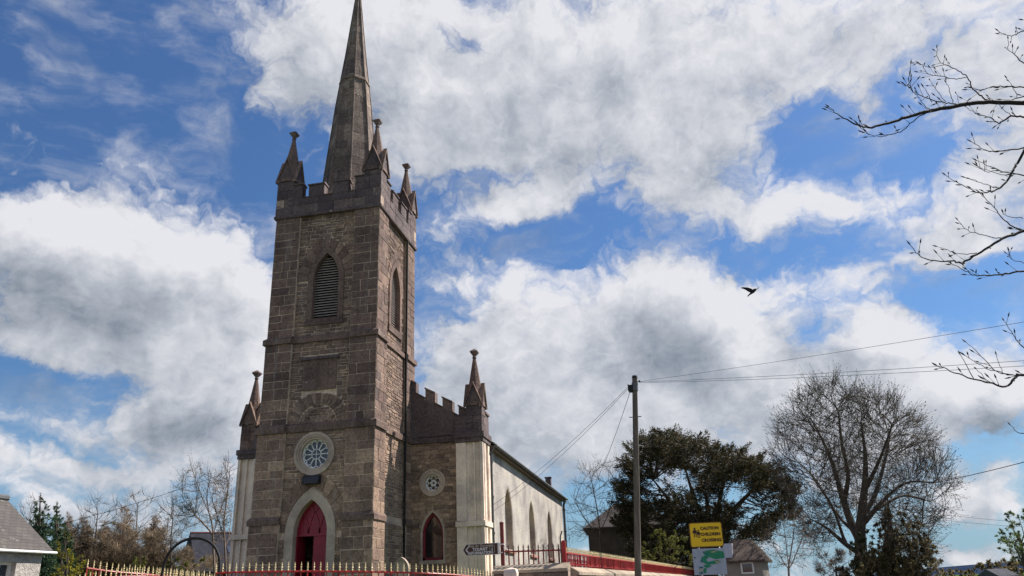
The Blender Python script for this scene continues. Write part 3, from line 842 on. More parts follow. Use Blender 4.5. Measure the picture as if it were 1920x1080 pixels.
# ------------------------------------------------------------------ nave and wing walls
NY0, NY1 = 34.54, 61.0
NX = -8.14 - XW                                # half width at the corner piers
NXW = NX - .08                                 # nave wall plane
WZ = 8.2
rake = lambda x: 10.75 - .60 * (abs(x - XW) - (TX1 - XW))
WR = dict(cu=TX1 + 1.03 - XW, cz=6.40, r=.37, R=.60)
WW = dict(cu=TX1 + 1.03 - XW, hw=.49, zs=3.05, sp=4.15, ap=5.10)
for s in (1, -1):
    Fw = (lambda u, z, d, s=s: (XW + s * u, NY0 + .22 - d, z))
    ua, ub = HB - .15, NX - 1.26 + .02
    cw = MB()
    panel_band(cw, Fw, ua, ub, GZ, 5.6, ('arch', WW['cu'], WW['hw'] + .02, WW['zs'], WW['sp'], WW['ap'] + .02), .5)
    panel_band(cw, Fw, ua, ub, 5.6, WZ + .3, ('disc', WR['cu'], WR['cz'], WR['r'] + .03), .5)
    wing = cw.build('wing_wall', M['mortar_dark'], church)
    st = MB(); masonry(st, Fw, ua, ub, GZ, WZ, (.12, .24), (.2, .6), .018, (.012, .04), .009, join_excl(arch_excl(WW['cu'], WW['hw'] + .1, WW['zs'] - .05, WW['sp'], WW['ap'] + .15), disc_excl(WR['cu'], WR['cz'], WR['R'] - .04)), .1)
    st.build('wing_stonework', M['rubble'], wing)
    # raked battlement above the string course
    Fb = (lambda u, z, d, s=s: (XW + s * u, NY0 + .12 - d, z))
    bm_ = MB(); cop = MB()
    u0, u1 = HB - .1, NX - .78
    rk = lambda u: 10.75 - .60 * (u - HB)
    poly = [(u0, WZ + .3), (u1, WZ + .3), (u1, rk(u1)), (u0, rk(u0))]
    bm_.prism([Fb(u, z, 0) for u, z in poly], [Fb(u, z, -.34) for u, z in poly])
    for a, b in ((u0, HB + .22), (HB + .70, HB + 1.16), (HB + 1.54, HB + 2.0), (HB + 2.32, u1)):
        poly = [(a, rk(a)), (b, rk(b)), (b, rk(b) + .46), (a, rk(a) + .46)]
        bm_.prism([Fb(u, z, 0) for u, z in poly], [Fb(u, z, -.34) for u, z in poly])
        poly = [(a - .03, rk(a) + .462), (b + .03, rk(b) + .462 - .0), (b + .03, rk(b) + .54), (a - .03, rk(a) + .54)]
        cop.prism([Fb(u, z, .06) for u, z in poly], [Fb(u, z, -.40) for u, z in poly])
        poly = [(b, rk(b) + .0), (b + .03, rk(b) - .02), (b + .03, rk(b) + .46), (b, rk(b) + .46)]
        cop.prism([Fb(u, z, .04) for u, z in poly], [Fb(u, z, -.38) for u, z in poly])
    for a, b in ((HB + .25, HB + .70), (HB + 1.19, HB + 1.54), (HB + 2.03, HB + 2.32)):
        poly = [(a, rk(a) + .002), (b, rk(b) + .002), (b, rk(b) + .06), (a, rk(a) + .06)]
        cop.prism([Fb(u, z, .05) for u, z in poly], [Fb(u, z, -.38) for u, z in poly])
    wb = bm_.build('wing_battlement', M['dark'], church); cop.build('battlement_coping', M['dark'], wb)
    sc = MB(); prof = [(.0, WZ), (.12, WZ), (.12, WZ + .2), (.03, WZ + .32), (-.2, WZ + .32), (-.2, WZ)]
    sc.prism([Fw(ua, z, d) for d, z in prof], [Fw(ub - .02, z, d) for d, z in prof]); sc.build('string_course', M['dark'], wing)
    prof = [(.0, 4.42), (.06, 4.42), (.06, 4.56), (.0, 4.62), (-.2, 4.62), (-.2, 4.42)]
    for a, b in ((ua, WW['cu'] - WW['hw'] - .12), (WW['cu'] + WW['hw'] + .12, ub - .02)):
        sc = MB(); sc.prism([Fw(a, z, d) for d, z in prof], [Fw(b, z, d) for d, z in prof]); sc.build('string_course', M['ashlar'], wing)
    # small rose
    mb = MB(); disc_ring(mb, Fw, WR['cu'], WR['cz'], WR['r'], WR['R'], -.3, .07); disc_ring(mb, Fw, WR['cu'], WR['cz'], WR['R'] - .08, WR['R'] + .01, -.1, .1)
    rw = mb.build('wing_rose_window', M['dressing'], church)
    mb = MB(); fan(mb, Fw, [(WR['cu'] + .38 * math.cos(a), WR['cz'] + .38 * math.sin(a)) for a in [2 * math.pi * k / 32 for k in range(32)]], -.18); mb.build('rose_glass', M['glass_dark'], rw)
    mb = MB(); disc_ring(mb, Fw, WR['cu'], WR['cz'], .33, .375, -.18, -.10, 32)
    for k in range(7):
        a = 2 * math.pi * k / 6 + .5; r = 0 if k == 6 else .218
        rr = .085 if k == 6 else .108
        disc_ring(mb, Fw, WR['cu'] + r * math.cos(a), WR['cz'] + r * math.sin(a), rr - .022, rr + .016, -.18, -.11, 20)
    mb.build('rose_tracery', M['tracery'], rw)
    # pointed wing window
    mb = MB(); arch_ring(mb, Fw, WW['cu'], WW['zs'], WW['sp'], WW['hw'], WW['ap'] - WW['sp'], WW['hw'] + .06, WW['ap'] - WW['sp'] + .08, -.4, .06, 12)
    sl = [(WW['cu'] - .62, WW['zs'] - .16), (WW['cu'] + .62, WW['zs'] - .16), (WW['cu'] + .6, WW['zs']), (WW['cu'] - .6, WW['zs'])]
    mb.prism([Fw(u, z, .10) for u, z in sl], [Fw(u, z, -.3) for u, z in sl])
    ww = mb.build('wing_window', M['dressing'], church)
    mb = MB(); arch_ring(mb, Fw, WW['cu'], WW['zs'], WW['sp'], WW['hw'] - .11, WW['ap'] - WW['sp'] - .16, WW['hw'], WW['ap'] - WW['sp'], -.22, -.08, 12)
    strip(mb, Fw, [(WW['cu'] - WW['hw'], WW['zs'] + .06), (WW['cu'] + WW['hw'], WW['zs'] + .06)], .12, -.22, -.08); mb.build('window_frame', M['door_dark'], ww)
    mb = MB(); fan(mb, Fw, [(WW['cu'] - .47, WW['zs'])] + [(WW['cu'] + u, WW['sp'] + z) for u, z in arch_pts(.47, WW['ap'] - WW['sp'] - .03)] + [(WW['cu'] + .47, WW['zs'])], -.17); mb.build('window_glass', M['glass_dark'], ww)
    # corner pier with sunken panels
    px0, px1 = NX - 1.26, NX
    def bx(mb, a, b, y0, y1, z0, z1):
        xa, xb = sorted((XW + s * a, XW + s * b)); mb.box(xa, xb, y0, y1, z0, z1)
    mb = MB(); e = .13
    for z0, z1 in ((GZ, 4.38), (4.62, WZ - .12)):
        bx(mb, px0 + .10, px1 - .12, NY0 + e, NY0 + 1.5, z0 - .25, z1 + .13)
        bx(mb, px0, px0 + .46, NY0, NY0 + .4, z0, z1); bx(mb, px1 - .14, px1, NY0, NY0 + .16, z0, z1)
        bx(mb, px0 + .78, px0 + .88, NY0 + .04, NY0 + .4, z0, z1)
        bx(mb, px1 - .3, px1 + .004, NY0 + .30, NY0 + .62, z0, z1); bx(mb, px1 - .3, px1, NY0 + 1.1, NY0 + 1.45, z0, z1)
    cp_ = mb.build('corner_pier', M['render'], church)
    mb = MB(); bx(mb, px0 - .05, px1 + .05, NY0 - .05, NY0 + 1.52, 4.38, 4.60); mb.build('pier_band', M['render'], cp_)
    mb = MB(); bx(mb, px0 - .04, px1 + .04, NY0 - .04, NY0 + 1.52, WZ - .1, WZ + .10); bx(mb, px0 - .09, px1 + .09, NY0 - .09, NY0 + 1.54, WZ + .095, WZ + .34)
    mb.build('pier_cornice', M['dark'], cp_)
    mb = MB(); bx(mb, px0 - .03, NX - .76, NY0 + .02, NY0 + .5, WZ + .34, rk(NX - .9) + .1)
    bx(mb, NX - .5, NX - .02, NY0 + .7, NY0 + 1.45, WZ + .34, 9.5); bx(mb, NX - .56, NX + .04, NY0 + .74, NY0 + 1.5, 9.5, 9.6)
    mb.build('pier_parapet', M['dark'], cp_)
    pinnacle(XW + s * (NX - .39), NY0 + .40, WZ + .3, 9.78, 10.78, 12.15, 12.62, .385, M['dark'] if s > 0 else M['upper'], M['upper'])

# nave walls: south wall with three pointed windows
NWIN = (40.35, 47.2, 54.05)
for s in (1, -1):
    Fn = (lambda u, z, d, s=s: (XW + s * (NXW + d), u, z))
    mb = MB(); edges = [NY0 + 1.45, 43.8, 50.6, NY1]
    for k, c in enumerate(NWIN):
        panel_band(mb, Fn, edges[k], edges[k + 1], GZ - .3, 7.95, ('arch', c, .98, 3.62, 5.25, 6.72), .55)
    nv = mb.build('nave_wall', M['roughcast'], church)
    for k, c in enumerate(NWIN):
        mb = MB(); arch_ring(mb, Fn, c, 3.62, 5.25, .90, 1.37, .975, 1.46, -.54, -.02, 12)
        wn = mb.build('nave_window', M['dressing'], church)
        mb = MB(); fan(mb, Fn, [(c - .93, 3.62)] + [(c + u, 5.25 + z) for u, z in arch_pts(.93, 1.40)] + [(c + .93, 3.62)], -.42); mb.build('window_glass', M['glass'], wn)
        mb = MB(); arch_ring(mb, Fn, c, 3.62, 5.25, .80, 1.22, .92, 1.40, -.42, -.34, 12); strip(mb, Fn, [(c, 3.62), (c, 6.55)], .07, -.42, -.35); strip(mb, Fn, [(c - .92, 5.3), (c + .92, 5.3)], .10, -.42, -.33); strip(mb, Fn, [(c - .92, 3.7), (c + .92, 3.7)], .12, -.42, -.33)
        mb.build('window_frame', M['white'], wn)
        mb = MB(); sl = [(.10, 3.44), (.10, 3.56), (-.35, 3.64), (-.35, 3.44)]
        mb.prism([Fn(c - 1.15, z, d) for d, z in sl], [Fn(c + 1.15, z, d) for d, z in sl]); mb.build('window_sill', plain_mat('red_brown_sill_paint', (.42, .22, .17), .6, .3, 4.0) if s > 0 and k == 0 else bpy.data.materials['red_brown_sill_paint'], wn)
# end wall
mb = MB(); mb.prism([(XW - NXW + .5, NY1, GZ), (XW + NXW - .5, NY1, GZ), (XW + NXW - .5, NY1, 7.9), (XW, NY1, 11.4), (XW - NXW + .5, NY1, 7.9)], [(XW - NXW + .5, NY1 - .5, GZ), (XW + NXW - .5, NY1 - .5, GZ), (XW + NXW - .5, NY1 - .5, 7.9), (XW, NY1 - .5, 11.4), (XW - NXW + .5, NY1 - .5, 7.9)])
mb.build('end_wall', M['roughcast'], church)
# roof: two slopes with a real eave
mb = MB()
for s in (1, -1):
    prof = [(NX + .22, 8.16), (NX + .22, 8.26), (0, 11.75), (0, 11.60)]
    mb.prism([(XW + s * u, NY0 + 1.56, z) for u, z in prof], [(XW + s * u, NY1 + .6, z) for u, z in prof])
rf = mb.build('nave_roof', M['slate'], church); set_uv(rf, lambda c: (c.y, math.hypot(c.x - XW, c.z) * 1.0))
mb = MB()
for s in (1, -1):                              # soffit board and fascia under the slates
    xa, xb = sorted((XW + s * (NXW - .02), XW + s * (NX + .17))); mb.box(xa, xb, NY0 + 1.58, NY1 + .5, 7.96, 8.13)
mb.build('eaves_soffit', plain_mat('brown_eaves_board', (.15, .10, .075), .8, .35, 3.0), rf)
for s in (1, -1):
    mb = MB(); mb.tube([(XW + s * (NX + .26), NY0 + 1.56, 8.13), (XW + s * (NX + .26), NY1 + .6, 8.13)], .075, 8); mb.build('gutter', M['lead'], rf)
mb = MB(); mb.tube([(XW, NY0 + 1.5, 11.76), (XW, NY1 + .6, 11.76)], .1, 8); mb.build('ridge_tile', M['lead'], rf)
def downpipe(x, y0, z0, z1, r=.06):
    mb = MB(); mb.tube([(x + .16, y0, z1), (x + .02, y0, z1 - .35), (x, y0, z1 - .5), (x, y0, z0)], r, 8)
    for z in np.arange(z0 + .8, z1 - .6, 1.6): mb.tube([(x, y0, z), (x, y0, z + .1)], r * 1.5, 8)
    mb.build('downpipe', M['lead'], church)
downpipe(XW + NXW + .10, NY0 + 1.62, GZ, 8.1); downpipe(XW + NXW + .10, NY1 + .10, GZ, 8.1, .09); downpipe(XW + NXW + .10, 58.2, GZ, 5.6, .05)
mb = MB(); mb.tube([(TX1 + .06 - PR + .05, TCY + PI_ - .06, GZ), (TX1 + .06 - PR + .05, TCY + PI_ - .06, 18.3)], .05, 8); mb.build('downpipe', M['black'], church)
mb = MB(); mb.box(XW + NX - 1.0, XW + NX - .6, 59.2, 59.6, 8.6, 9.55); mb.box(XW + NX - 1.05, XW + NX - .55, 59.15, 59.65, 9.55, 9.63); mb.build('vent_stack', M['dark'], church)

# ------------------------------------------------------------------ ground
def sheet(name, pts, z, mat, kind='structure'):
    mb = MB(); mb.add([(x, y, z) for x, y in pts], [tuple(range(len(pts)))]); o = mb.build(name, mat); return tag(o, kind=kind)


def grass_mat(name, c0, c1):
    mt, N, b = new_mat(name); pos = geo_pos(N)
    c = ramp(N, N.noise(pos, .8, 8.0, .7), [(.3, c0), (.7, c1)])
    N.t.links.new(c, b.inputs['Base Color']); b.inputs['Roughness'].default_value = .95; b.inputs['Specular IOR Level'].default_value = .0
    bump(N, b, N.noise(pos, 18.0, 6.0, .7), .8, .05); return mt


M['grass'] = grass_mat('short_green_grass', (.045, .075, .018), (.08, .11, .03))
M['asphalt'] = plain_mat('worn_asphalt', (.055, .054, .056), .85, .25, 3.0, bstr=.4)
M['pave'] = plain_mat('concrete_paving', (.30, .285, .26), .85, .15, 2.0, bstr=.3)
sheet('ground', [(-6000, -6000), (6000, -6000), (6000, 6000), (-6000, 6000)], -.12, M['grass'])
sheet('road', [(-60, -9), (60, -9), (60, 60), (9.5, 60), (4.6, 19.0), (-3.0, 14.5), (-60, 10.0)], -.06, M['asphalt'])
sheet('grass_verge', [(4.6, 3.0), (9, 1.5), (16, 4), (18, 12), (9.5, 12.5), (5.8, 9.5)], -.03, M['grass'])
mb = MB()
pv = [(-60, 9.9), (-3.0, 14.4), (4.5, 18.9), (9.4, 60), (2.5, 60), (-2.3, 20.3), (-60, 20.3)]
mb.prism([(x, y, .06) for x, y in pv], [(x, y, -.1) for x, y in pv]); tag(mb.build('pavement', M['pave']), kind='structure')
lawn = [(-60, 26), (-15.7, 26), (-15.7, 17.6), (-9.0, 17.6), (-5.6, 19.4), (-4.2, 20.4), (-3.0, 20.4), (.9, 60), (1.4, 75), (-60, 75)]
mb = MB(); mb.prism([(x, y, GZ) for x, y in lawn], [(x, y, -.1) for x, y in lawn]); tag(mb.build('churchyard_lawn', M['grass']), kind='structure')
mb = MB()                                      # low far hill
prof = [(230, .0), (330, 8.5), (420, 12), (520, 15), (640, 17), (800, 22), (1100, 30), (1500, 12)]
rows = []
for k, sc_ in enumerate((0.0, .6, 1.0, .55, 0.0)):
    rows.append([(x * (1 + .12 * k), 1350 + 160 * k, z * sc_ * (1 + .12 * k) * 1.1 - 1) for x, z in prof])
mb.add([q for r in rows for q in r], [(k * len(prof) + i, k * len(prof) + i + 1, (k + 1) * len(prof) + i + 1, (k + 1) * len(prof) + i) for k in range(4) for i in range(len(prof) - 1)])
tag(mb.build('hill', plain_mat('distant_heather_hillside', (.020, .032, .065), 1.0, .2, .02, spec=0.0)), kind='structure')

# ------------------------------------------------------------------ railings
M['postred'] = plain_mat('red_post_paint', (.16, .022, .02), .45, .2, 5.0)
def catmull(P, n=12):
    P = [np.array(p_, float) for p_ in P]; P = [2 * P[0] - P[1]] + P + [2 * P[-1] - P[-2]]; out = []
    for i in range(1, len(P) - 2):
        for k in range(n):
            t = k / n; a, b, c, d = P[i - 1:i + 3]
            out.append(.5 * ((2 * b) + (-a + c) * t + (2 * a - 5 * b + 4 * c - d) * t * t + (-a + 3 * b - 3 * c + d) * t ** 3))
    out.append(P[-2]); return out


def resample(P, s):
    L = [0.0]
    for a, b in zip(P[:-1], P[1:]): L.append(L[-1] + math.hypot(b[0] - a[0], b[1] - a[1]))
    n = max(2, int(round(L[-1] / s))); out = []; j = 0
    for k in range(n + 1):
        d = L[-1] * k / n
        while j < len(L) - 2 and L[j + 1] < d: j += 1
        f = (d - L[j]) / max(1e-9, L[j + 1] - L[j]); out.append(P[j] * (1 - f) + P[j + 1] * f)
    return out


def spear_meshes(height, rail, matb, matf):
    kf = 1.5 if matf is M['iron'] else 1.0
    mb = MB(); r = .0105 * (1.25 if kf > 1 else 1); mb.box(-r, r, -r, r, -height, -rail + .01)
    mb.loft([[(x * q, y * q, z) for x, y in ((-1, -1), (1, -1), (1, 1), (-1, 1))] for q, z in ((.018, -height + .04), (.024, -height + .07), (.018, -height + .10))])
    b = mb.build('bar', matb); me_b = b.data; bpy.data.objects.remove(b)
    mb = MB(); oc = lambda q, z, n=6: [(kf * q * math.cos(2 * math.pi * k / n), q * math.sin(2 * math.pi * k / n), z) for k in range(n)]
    mb.loft([oc(.012, -rail + .012), oc(.019, -rail + .03), oc(.011, -rail + .05), oc(.010, -rail + .07), oc(.023, -rail + .085), oc(.010, -rail + .10), oc(.010, -rail + .115), oc(.016, -rail * .35), oc(.002, 0)])
    f = mb.build('finial', matf); me_f = f.data; bpy.data.objects.remove(f)
    return me_b, me_f


def railing(name, label, pts, s, height, rail, matb, matf, matr, most=100, extra_rail=True):
    P = resample(pts, s); base = P[0].copy(); base[2] -= height
    t = thing(name, label, 'railing', tuple(base))
    me_b, me_f = spear_meshes(height, rail, matb, matf)
    far_b = MB(); far_f = MB()
    for i, q in enumerate(P):
        if i < most:
            o = bpy.data.objects.new('bar', me_b); COL.objects.link(o); o.parent = t; o.location = Vector(q) - Vector(base); o.rotation_euler = (rnd.gauss(0, .008), rnd.gauss(0, .008), rnd.uniform(0, 1.5))
            f = bpy.data.objects.new('finial', me_f); COL.objects.link(f); f.parent = o
        else:
            for far, me in ((far_b, me_b), (far_f, me_f)): far.add([(v.co.x + q[0], v.co.y + q[1], v.co.z + q[2]) for v in me.vertices], [tuple(p_.vertices) for p_ in me.polygons])
    if far_b.v:
        tag(far_b.build('bar', matb, t), kind='stuff'); tag(far_f.build('finial', matf, t), kind='stuff')
    def rl(dz, r, nm):
        mb = MB(); mb.tube([np.array((q[0], q[1], q[2] - dz)) for q in P[::max(1, len(P) // 60)]] + [np.array((P[-1][0], P[-1][1], P[-1][2] - dz))], r, 4); mb.build(nm, matr, t)
    rl(rail, .02, 'top_rail'); rl(height - .05, .02, 'bottom_rail')
    return t, P


def tip(x, y, Y): return on_y(x, y, Y)


F1P = catmull([tip(406, 1056.5, 16.1), tip(430, 1055, 16.2), tip(560, 1053, 16.6), tip(700, 1054, 17.0), tip(800, 1057, 17.6), tip(860, 1061.5, 18.5), tip(905, 1067, 19.5), tip(939, 1074, 20.6)])
railing('front_railing', 'red railing with cream gilt spearheads curving across in front of the church door', F1P, .138, 1.15, .20, M['red'], M['gold'], M['red'])
FLP = catmull([tip(166, 1048, 16.6), tip(215, 1055, 17.1), tip(270, 1060, 17.8), tip(330, 1067, 19.0), tip(402, 1076, 21.0)])
railing('churchyard_railing', 'red and gilt spear railing behind, running from the bush down to the black hoop', FLP, .138, 1.15, .20, M['red'], M['gold'], M['red'])
FMP = catmull([tip(150, 1076, 15.0), tip(200, 1067, 15.6), tip(250, 1063, 16.2), tip(310, 1064.5, 16.8), tip(404, 1070, 17.2)])
railing('gate_railing', 'lower red and gilt spear railing in front, bowing up below the black hoop', FMP, .125, 1.1, .20, M['red'], M['gold'], M['red'])
F2P = [tip(944, 1022, 20.0), tip(1056, 1018.5, 20.0)]
railing('wall_railing', 'short row of dark iron spear railing on pale coping before the white nave wall', F2P, .122, .57, .16, M['postred'], M['iron'], M['postred'])
F3A = tip(1057, 1024, 20.05); F3B = np.array((.82, 53.0, F3A[2])); F3C = F3A + (F3B - F3A) * 1.45
railing('roadside_railing', 'long red railing with pale spear tips running along the wall away behind the utility pole', [F3A, F3B, F3C], .135, .47, .15, M['red'], M['gold'], M['red'])
mb = MB(); mb.box(F3A[0] - .05, F3A[0] + .05, 19.97, 20.07, F3A[2] - .5, F3A[2] + .08); mb.loft([sq_ring(F3A[0], 20.02, .06, F3A[2] + .08), sq_ring(F3A[0], 20.02, .02, F3A[2] + .14)])
tag(mb.build('railing_post', M['red']), 'stout red corner post where the dark and the red railings meet', 'post')
# white board tied behind the roadside railing
v = (F3B - F3A) / np.linalg.norm(F3B - F3A); nrm = np.array((v[1], -v[0], 0)); q0 = F3A + v * .75 - nrm * .10; q1 = F3A + v * 3.0 - nrm * .10
mb = MB(); mb.prism([(*q0[:2], F3A[2] - .36), (*q1[:2], F3A[2] - .36), (*q1[:2], F3A[2] - .20), (*q0[:2], F3A[2] - .20)], [(*(q0 - nrm * .02)[:2], F3A[2] - .36), (*(q1 - nrm * .02)[:2], F3A[2] - .36), (*(q1 - nrm * .02)[:2], F3A[2] - .20), (*(q0 - nrm * .02)[:2], F3A[2] - .20)])
tag(mb.build('white_board', M['white']), 'long white board tied behind the first bars of the red roadside railing', 'board')


def strip_wall(name, label, P, z0, ztop, th, mat, cap=True, capz=None):
    """stone wall along a plan line with a sloped pale coping; ztop may be one height per point"""
    P = [np.array(p_[:2], float) for p_ in P]; n = len(P)
    zt = ztop if hasattr(ztop, '__len__') else [ztop] * n
    nr = []
    for i in range(n):
        d = P[min(i + 1, n - 1)] - P[max(i - 1, 0)]; d = d / np.linalg.norm(d); nr.append(np.array((d[1], -d[0])))
    t = thing(name, label, 'wall', (P[0][0], P[0][1], z0))
    mb = MB()
    mb.loft([[(*(p_ + q * th / 2), z0), (*(p_ + q * th / 2), z - .12), (*(p_ - q * th / 2), z - .12), (*(p_ - q * th / 2), z0)] for p_, q, z in zip(P, nr, zt)])
    mb.build('wall', M['mortar_dark'], t)
    st = MB()
    for i in range(n - 1):
        L = np.linalg.norm(P[i + 1] - P[i]); d = (P[i + 1] - P[i]) / L
        def F(u, z, dd, i=i, d=d): return (P[i][0] + d[0] * u + (nr[i][0]) * (th / 2 + dd), P[i][1] + d[1] * u + nr[i][1] * (th / 2 + dd), z)
        lim = min(L, 14.0)
        masonry(st, F, 0, lim, z0, min(zt[i], zt[i + 1]) - .13, (.12, .24), (.2, .55), .02, (.02, .05), .012)
    st.build('wall_stonework', mat, t)
    cp_ = MB(); h = th / 2 + .07
    cp_.loft([[(*(p_ + q * h), z - .13), (*(p_ + q * h), z - .06), (*(p_ + q * .09), z + .07), (*(p_ - q * .09), z + .07), (*(p_ - q * h), z - .06), (*(p_ - q * h), z - .13)] for p_, q, z in zip(P, nr, zt)])
    cp_.build('coping', M['coping'], t); return t


ct = tip(1000, 1061, 20.0)[2]
strip_wall('retaining_wall', 'dark rubble retaining wall with sloping pale coping below the dark iron railing', [(-4.45, 20.0), (F3A[0] + .12, 20.0)], -.1, ct - .03, .62, M['wallstone'])
strip_wall('roadside_wall', 'long rubble wall with cream coping carrying the red railing along the road', [F3A + v * .12, F3A + v * 12, F3A + v * 24, F3C], -.1, F3A[2] - .55, .5, M['wallstone'])
strip_wall('front_wall', 'low dark rubble wall under the curving gilt railing before the church', [p_ for p_ in F1P[::6]], -.1, [p_[2] - 1.22 for p_ in F1P[::6]], .4, M['wallstone'])
strip_wall('churchyard_wall', 'low rubble wall under the receding railing beside the yellow bush', [p_ for p_ in FLP[::6]], -.1, [p_[2] - 1.22 for p_ in FLP[::6]], .4, M['wallstone'])
q = tip(957, 1069, 19.4)
mb = MB(); mb.loft([sq_ring(q[0], 19.5, .16, -.1), sq_ring(q[0], 19.5, .16, q[2] - .06), sq_ring(q[0], 19.5, .12, q[2] + .02), sq_ring(q[0], 19.5, .03, q[2] + .06)])
tag(mb.build('stone_bollard', M['render']), 'small grey stone pier with chamfered top beside the red sign post', 'stone pier')

# ------------------------------------------------------------------ black hoop
a, b = tip(306, 1064, 17.7), tip(411, 1066, 17.7); top = tip(356, 1008, 17.7)
cx_, hw_ = (a[0] + b[0]) / 2, (b[0] - a[0]) / 2; zs_ = (a[2] + b[2]) / 2
pts = [(a[0] - .12, 17.7, -.1), (a[0] - .05, 17.7, zs_ - .4)] + [(cx_ - hw_ * math.cos(t), 17.7, zs_ - .02 + (top[2] - zs_) * math.sin(t) ** .9) for t in [math.pi * k / 24 for k in range(1, 24)]] + [(b[0] + .04, 17.7, zs_ - .4), (b[0] + .1, 17.7, -.1)]
mb = MB(); mb.tube(pts, .034, 8); tag(mb.build('hoop_arch', M['black'], smooth=True), 'black iron hoop arch standing over the gateway left of the church', 'arch')

# ------------------------------------------------------------------ signs
def text(body, size, mat, name, parent, F, u, z, d=.004, shear=0.0, align='CENTER', bold=0.0):
    cu = bpy.data.curves.new(name, 'FONT'); cu.body = body; cu.size = size; cu.align_x = align; cu.align_y = 'CENTER'; cu.shear = shear; cu.resolution_u = 3; cu.offset = bold
    o = bpy.data.objects.new(name, cu); COL.objects.link(o)
    dg = bpy.context.evaluated_depsgraph_get(); me = bpy.data.meshes.new_from_object(o.evaluated_get(dg)); bpy.data.objects.remove(o)
    for vtx in me.vertices: vtx.co = Vector(F(u + vtx.co.x, z + vtx.co.y, d))
    me.materials.clear(); me.materials.append(mat)
    o = bpy.data.objects.new(name, me); COL.objects.link(o); o.parent = parent
    if parent.type == 'EMPTY': o.matrix_parent_inverse = Matrix.Translation(-parent.location)
    return o


M['brown'] = plain_mat('brown_sign_sheet', (.055, .018, .010), .4, .1, 3.0)
M['signwhite'] = plain_mat('white_sign_border', (.66, .65, .62), .45, .06, 3.0)
M['yellow'] = plain_mat('yellow_sign_sheet', (.95, .56, .008), .45, .06, 3.0)
M['signink'] = plain_mat('dark_red_lettering', (.05, .012, .008), .5, .1, 3.0)
M['steel'] = plain_mat('galvanised_steel', (.33, .34, .35), .45, .15, 5.0, metal=.5)
PA = tip(940.5, 982, 20.3)
post = thing('sign_post', 'square dark red post rising from the railing end beside the brown finger sign', 'post', (PA[0], 20.3, 0))
mb = MB(); mb.box(PA[0] - .042, PA[0] + .042, 20.26, 20.34, 0, PA[2]); mb.build('shaft', M['postred'], post)
mb = MB(); mb.loft([sq_ring(PA[0], 20.3, .048, PA[2]), sq_ring(PA[0], 20.3, .048, PA[2] + .03), sq_ring(PA[0], 20.3, .01, PA[2] + .05)]); mb.build('cap', M['postred'], post)
q0, q1 = tip(868, 1030, 20.25), tip(937, 1030, 20.25); q2 = tip(905, 1019, 20.25); q3 = tip(905, 1041, 20.25)
zc, hh, w_ = (q2[2] + q3[2]) / 2, (q2[2] - q3[2]) / 2, q1[0] - q0[0]
fs = thing('finger_sign', 'brown tourist information finger sign with white border pointing left', 'sign', (q1[0], 20.25, zc))
Fs = lambda u, z, d: (q0[0] + u, 20.235 - d, zc + z)
def arrow(i): return [(i * 1.3, 0), (hh * .62 + i * .3, -hh + i), (w_ - i, -hh + i), (w_ - i, hh - i), (hh * .62 + i * .3, hh - i)]
mb = MB(); mb.prism([Fs(u, z, 0) for u, z in arrow(0)], [Fs(u, z, -.025) for u, z in arrow(0)]); bd = mb.build('panel', M['signwhite'], fs)
mb = MB(); pa = arrow(.011); pa[2] = (w_ - .05, pa[2][1]); pa[3] = (w_ - .05, pa[3][1]); mb.prism([Fs(u, z, .003) for u, z in pa], [Fs(u, z, -.005) for u, z in pa]); mb.build('brown_field', M['brown'], fs)
mb = MB(); ch = [(.07, 0), (.165, -hh + .035), (.20, -hh + .035), (.105, 0), (.20, hh - .035), (.165, hh - .035)]
mb.prism([Fs(u, z, .006) for u, z in ch], [Fs(u, z, 0) for u, z in ch]); mb.build('chevron', M['signwhite'], fs)
M['cream_ink'] = plain_mat('cream_lettering', (.62, .56, .42), .5, .05, 3.0)
text('Eolas do Thuras\u00f3ir\u00ed', .082, M['cream_ink'], 'lettering', fs, Fs, w_ * .475, hh * .60, .006, .25)
text('TOURIST', .098, M['signwhite'], 'lettering', fs, Fs, w_ * .475, 0.0, .006, bold=.0025)
text('INFORMATION', .096, M['signwhite'], 'lettering', fs, Fs, w_ * .475, -hh * .62, .006, bold=.0025)
mb = MB(); bu, bw_, bh = w_ * .80, .062, hh * .62
for a_, b_, c_, d_ in ((-bw_, bw_, bh - .005, bh), (-bw_, bw_, -bh, -bh + .005), (-bw_, -bw_ + .005, -bh + .005, bh - .005), (bw_ - .005, bw_, -bh + .005, bh - .005)):
    pp = [(bu + a_, c_), (bu + b_, c_), (bu + b_, d_), (bu + a_, d_)]; mb.prism([Fs(u, z, .006) for u, z in pp], [Fs(u, z, 0) for u, z in pp])
mb.build('icon_border', M['signwhite'], fs); text('i', .21, M['signwhite'], 'icon_lettering', fs, Fs, bu, -.005, .007)
mb = MB()
for dz in (.10, -.10): mb.box(PA[0] - .07, PA[0] + .05, 20.24, 20.36, zc + dz - .012, zc + dz + .012)
mb.build('bracket', M['signwhite'], fs)

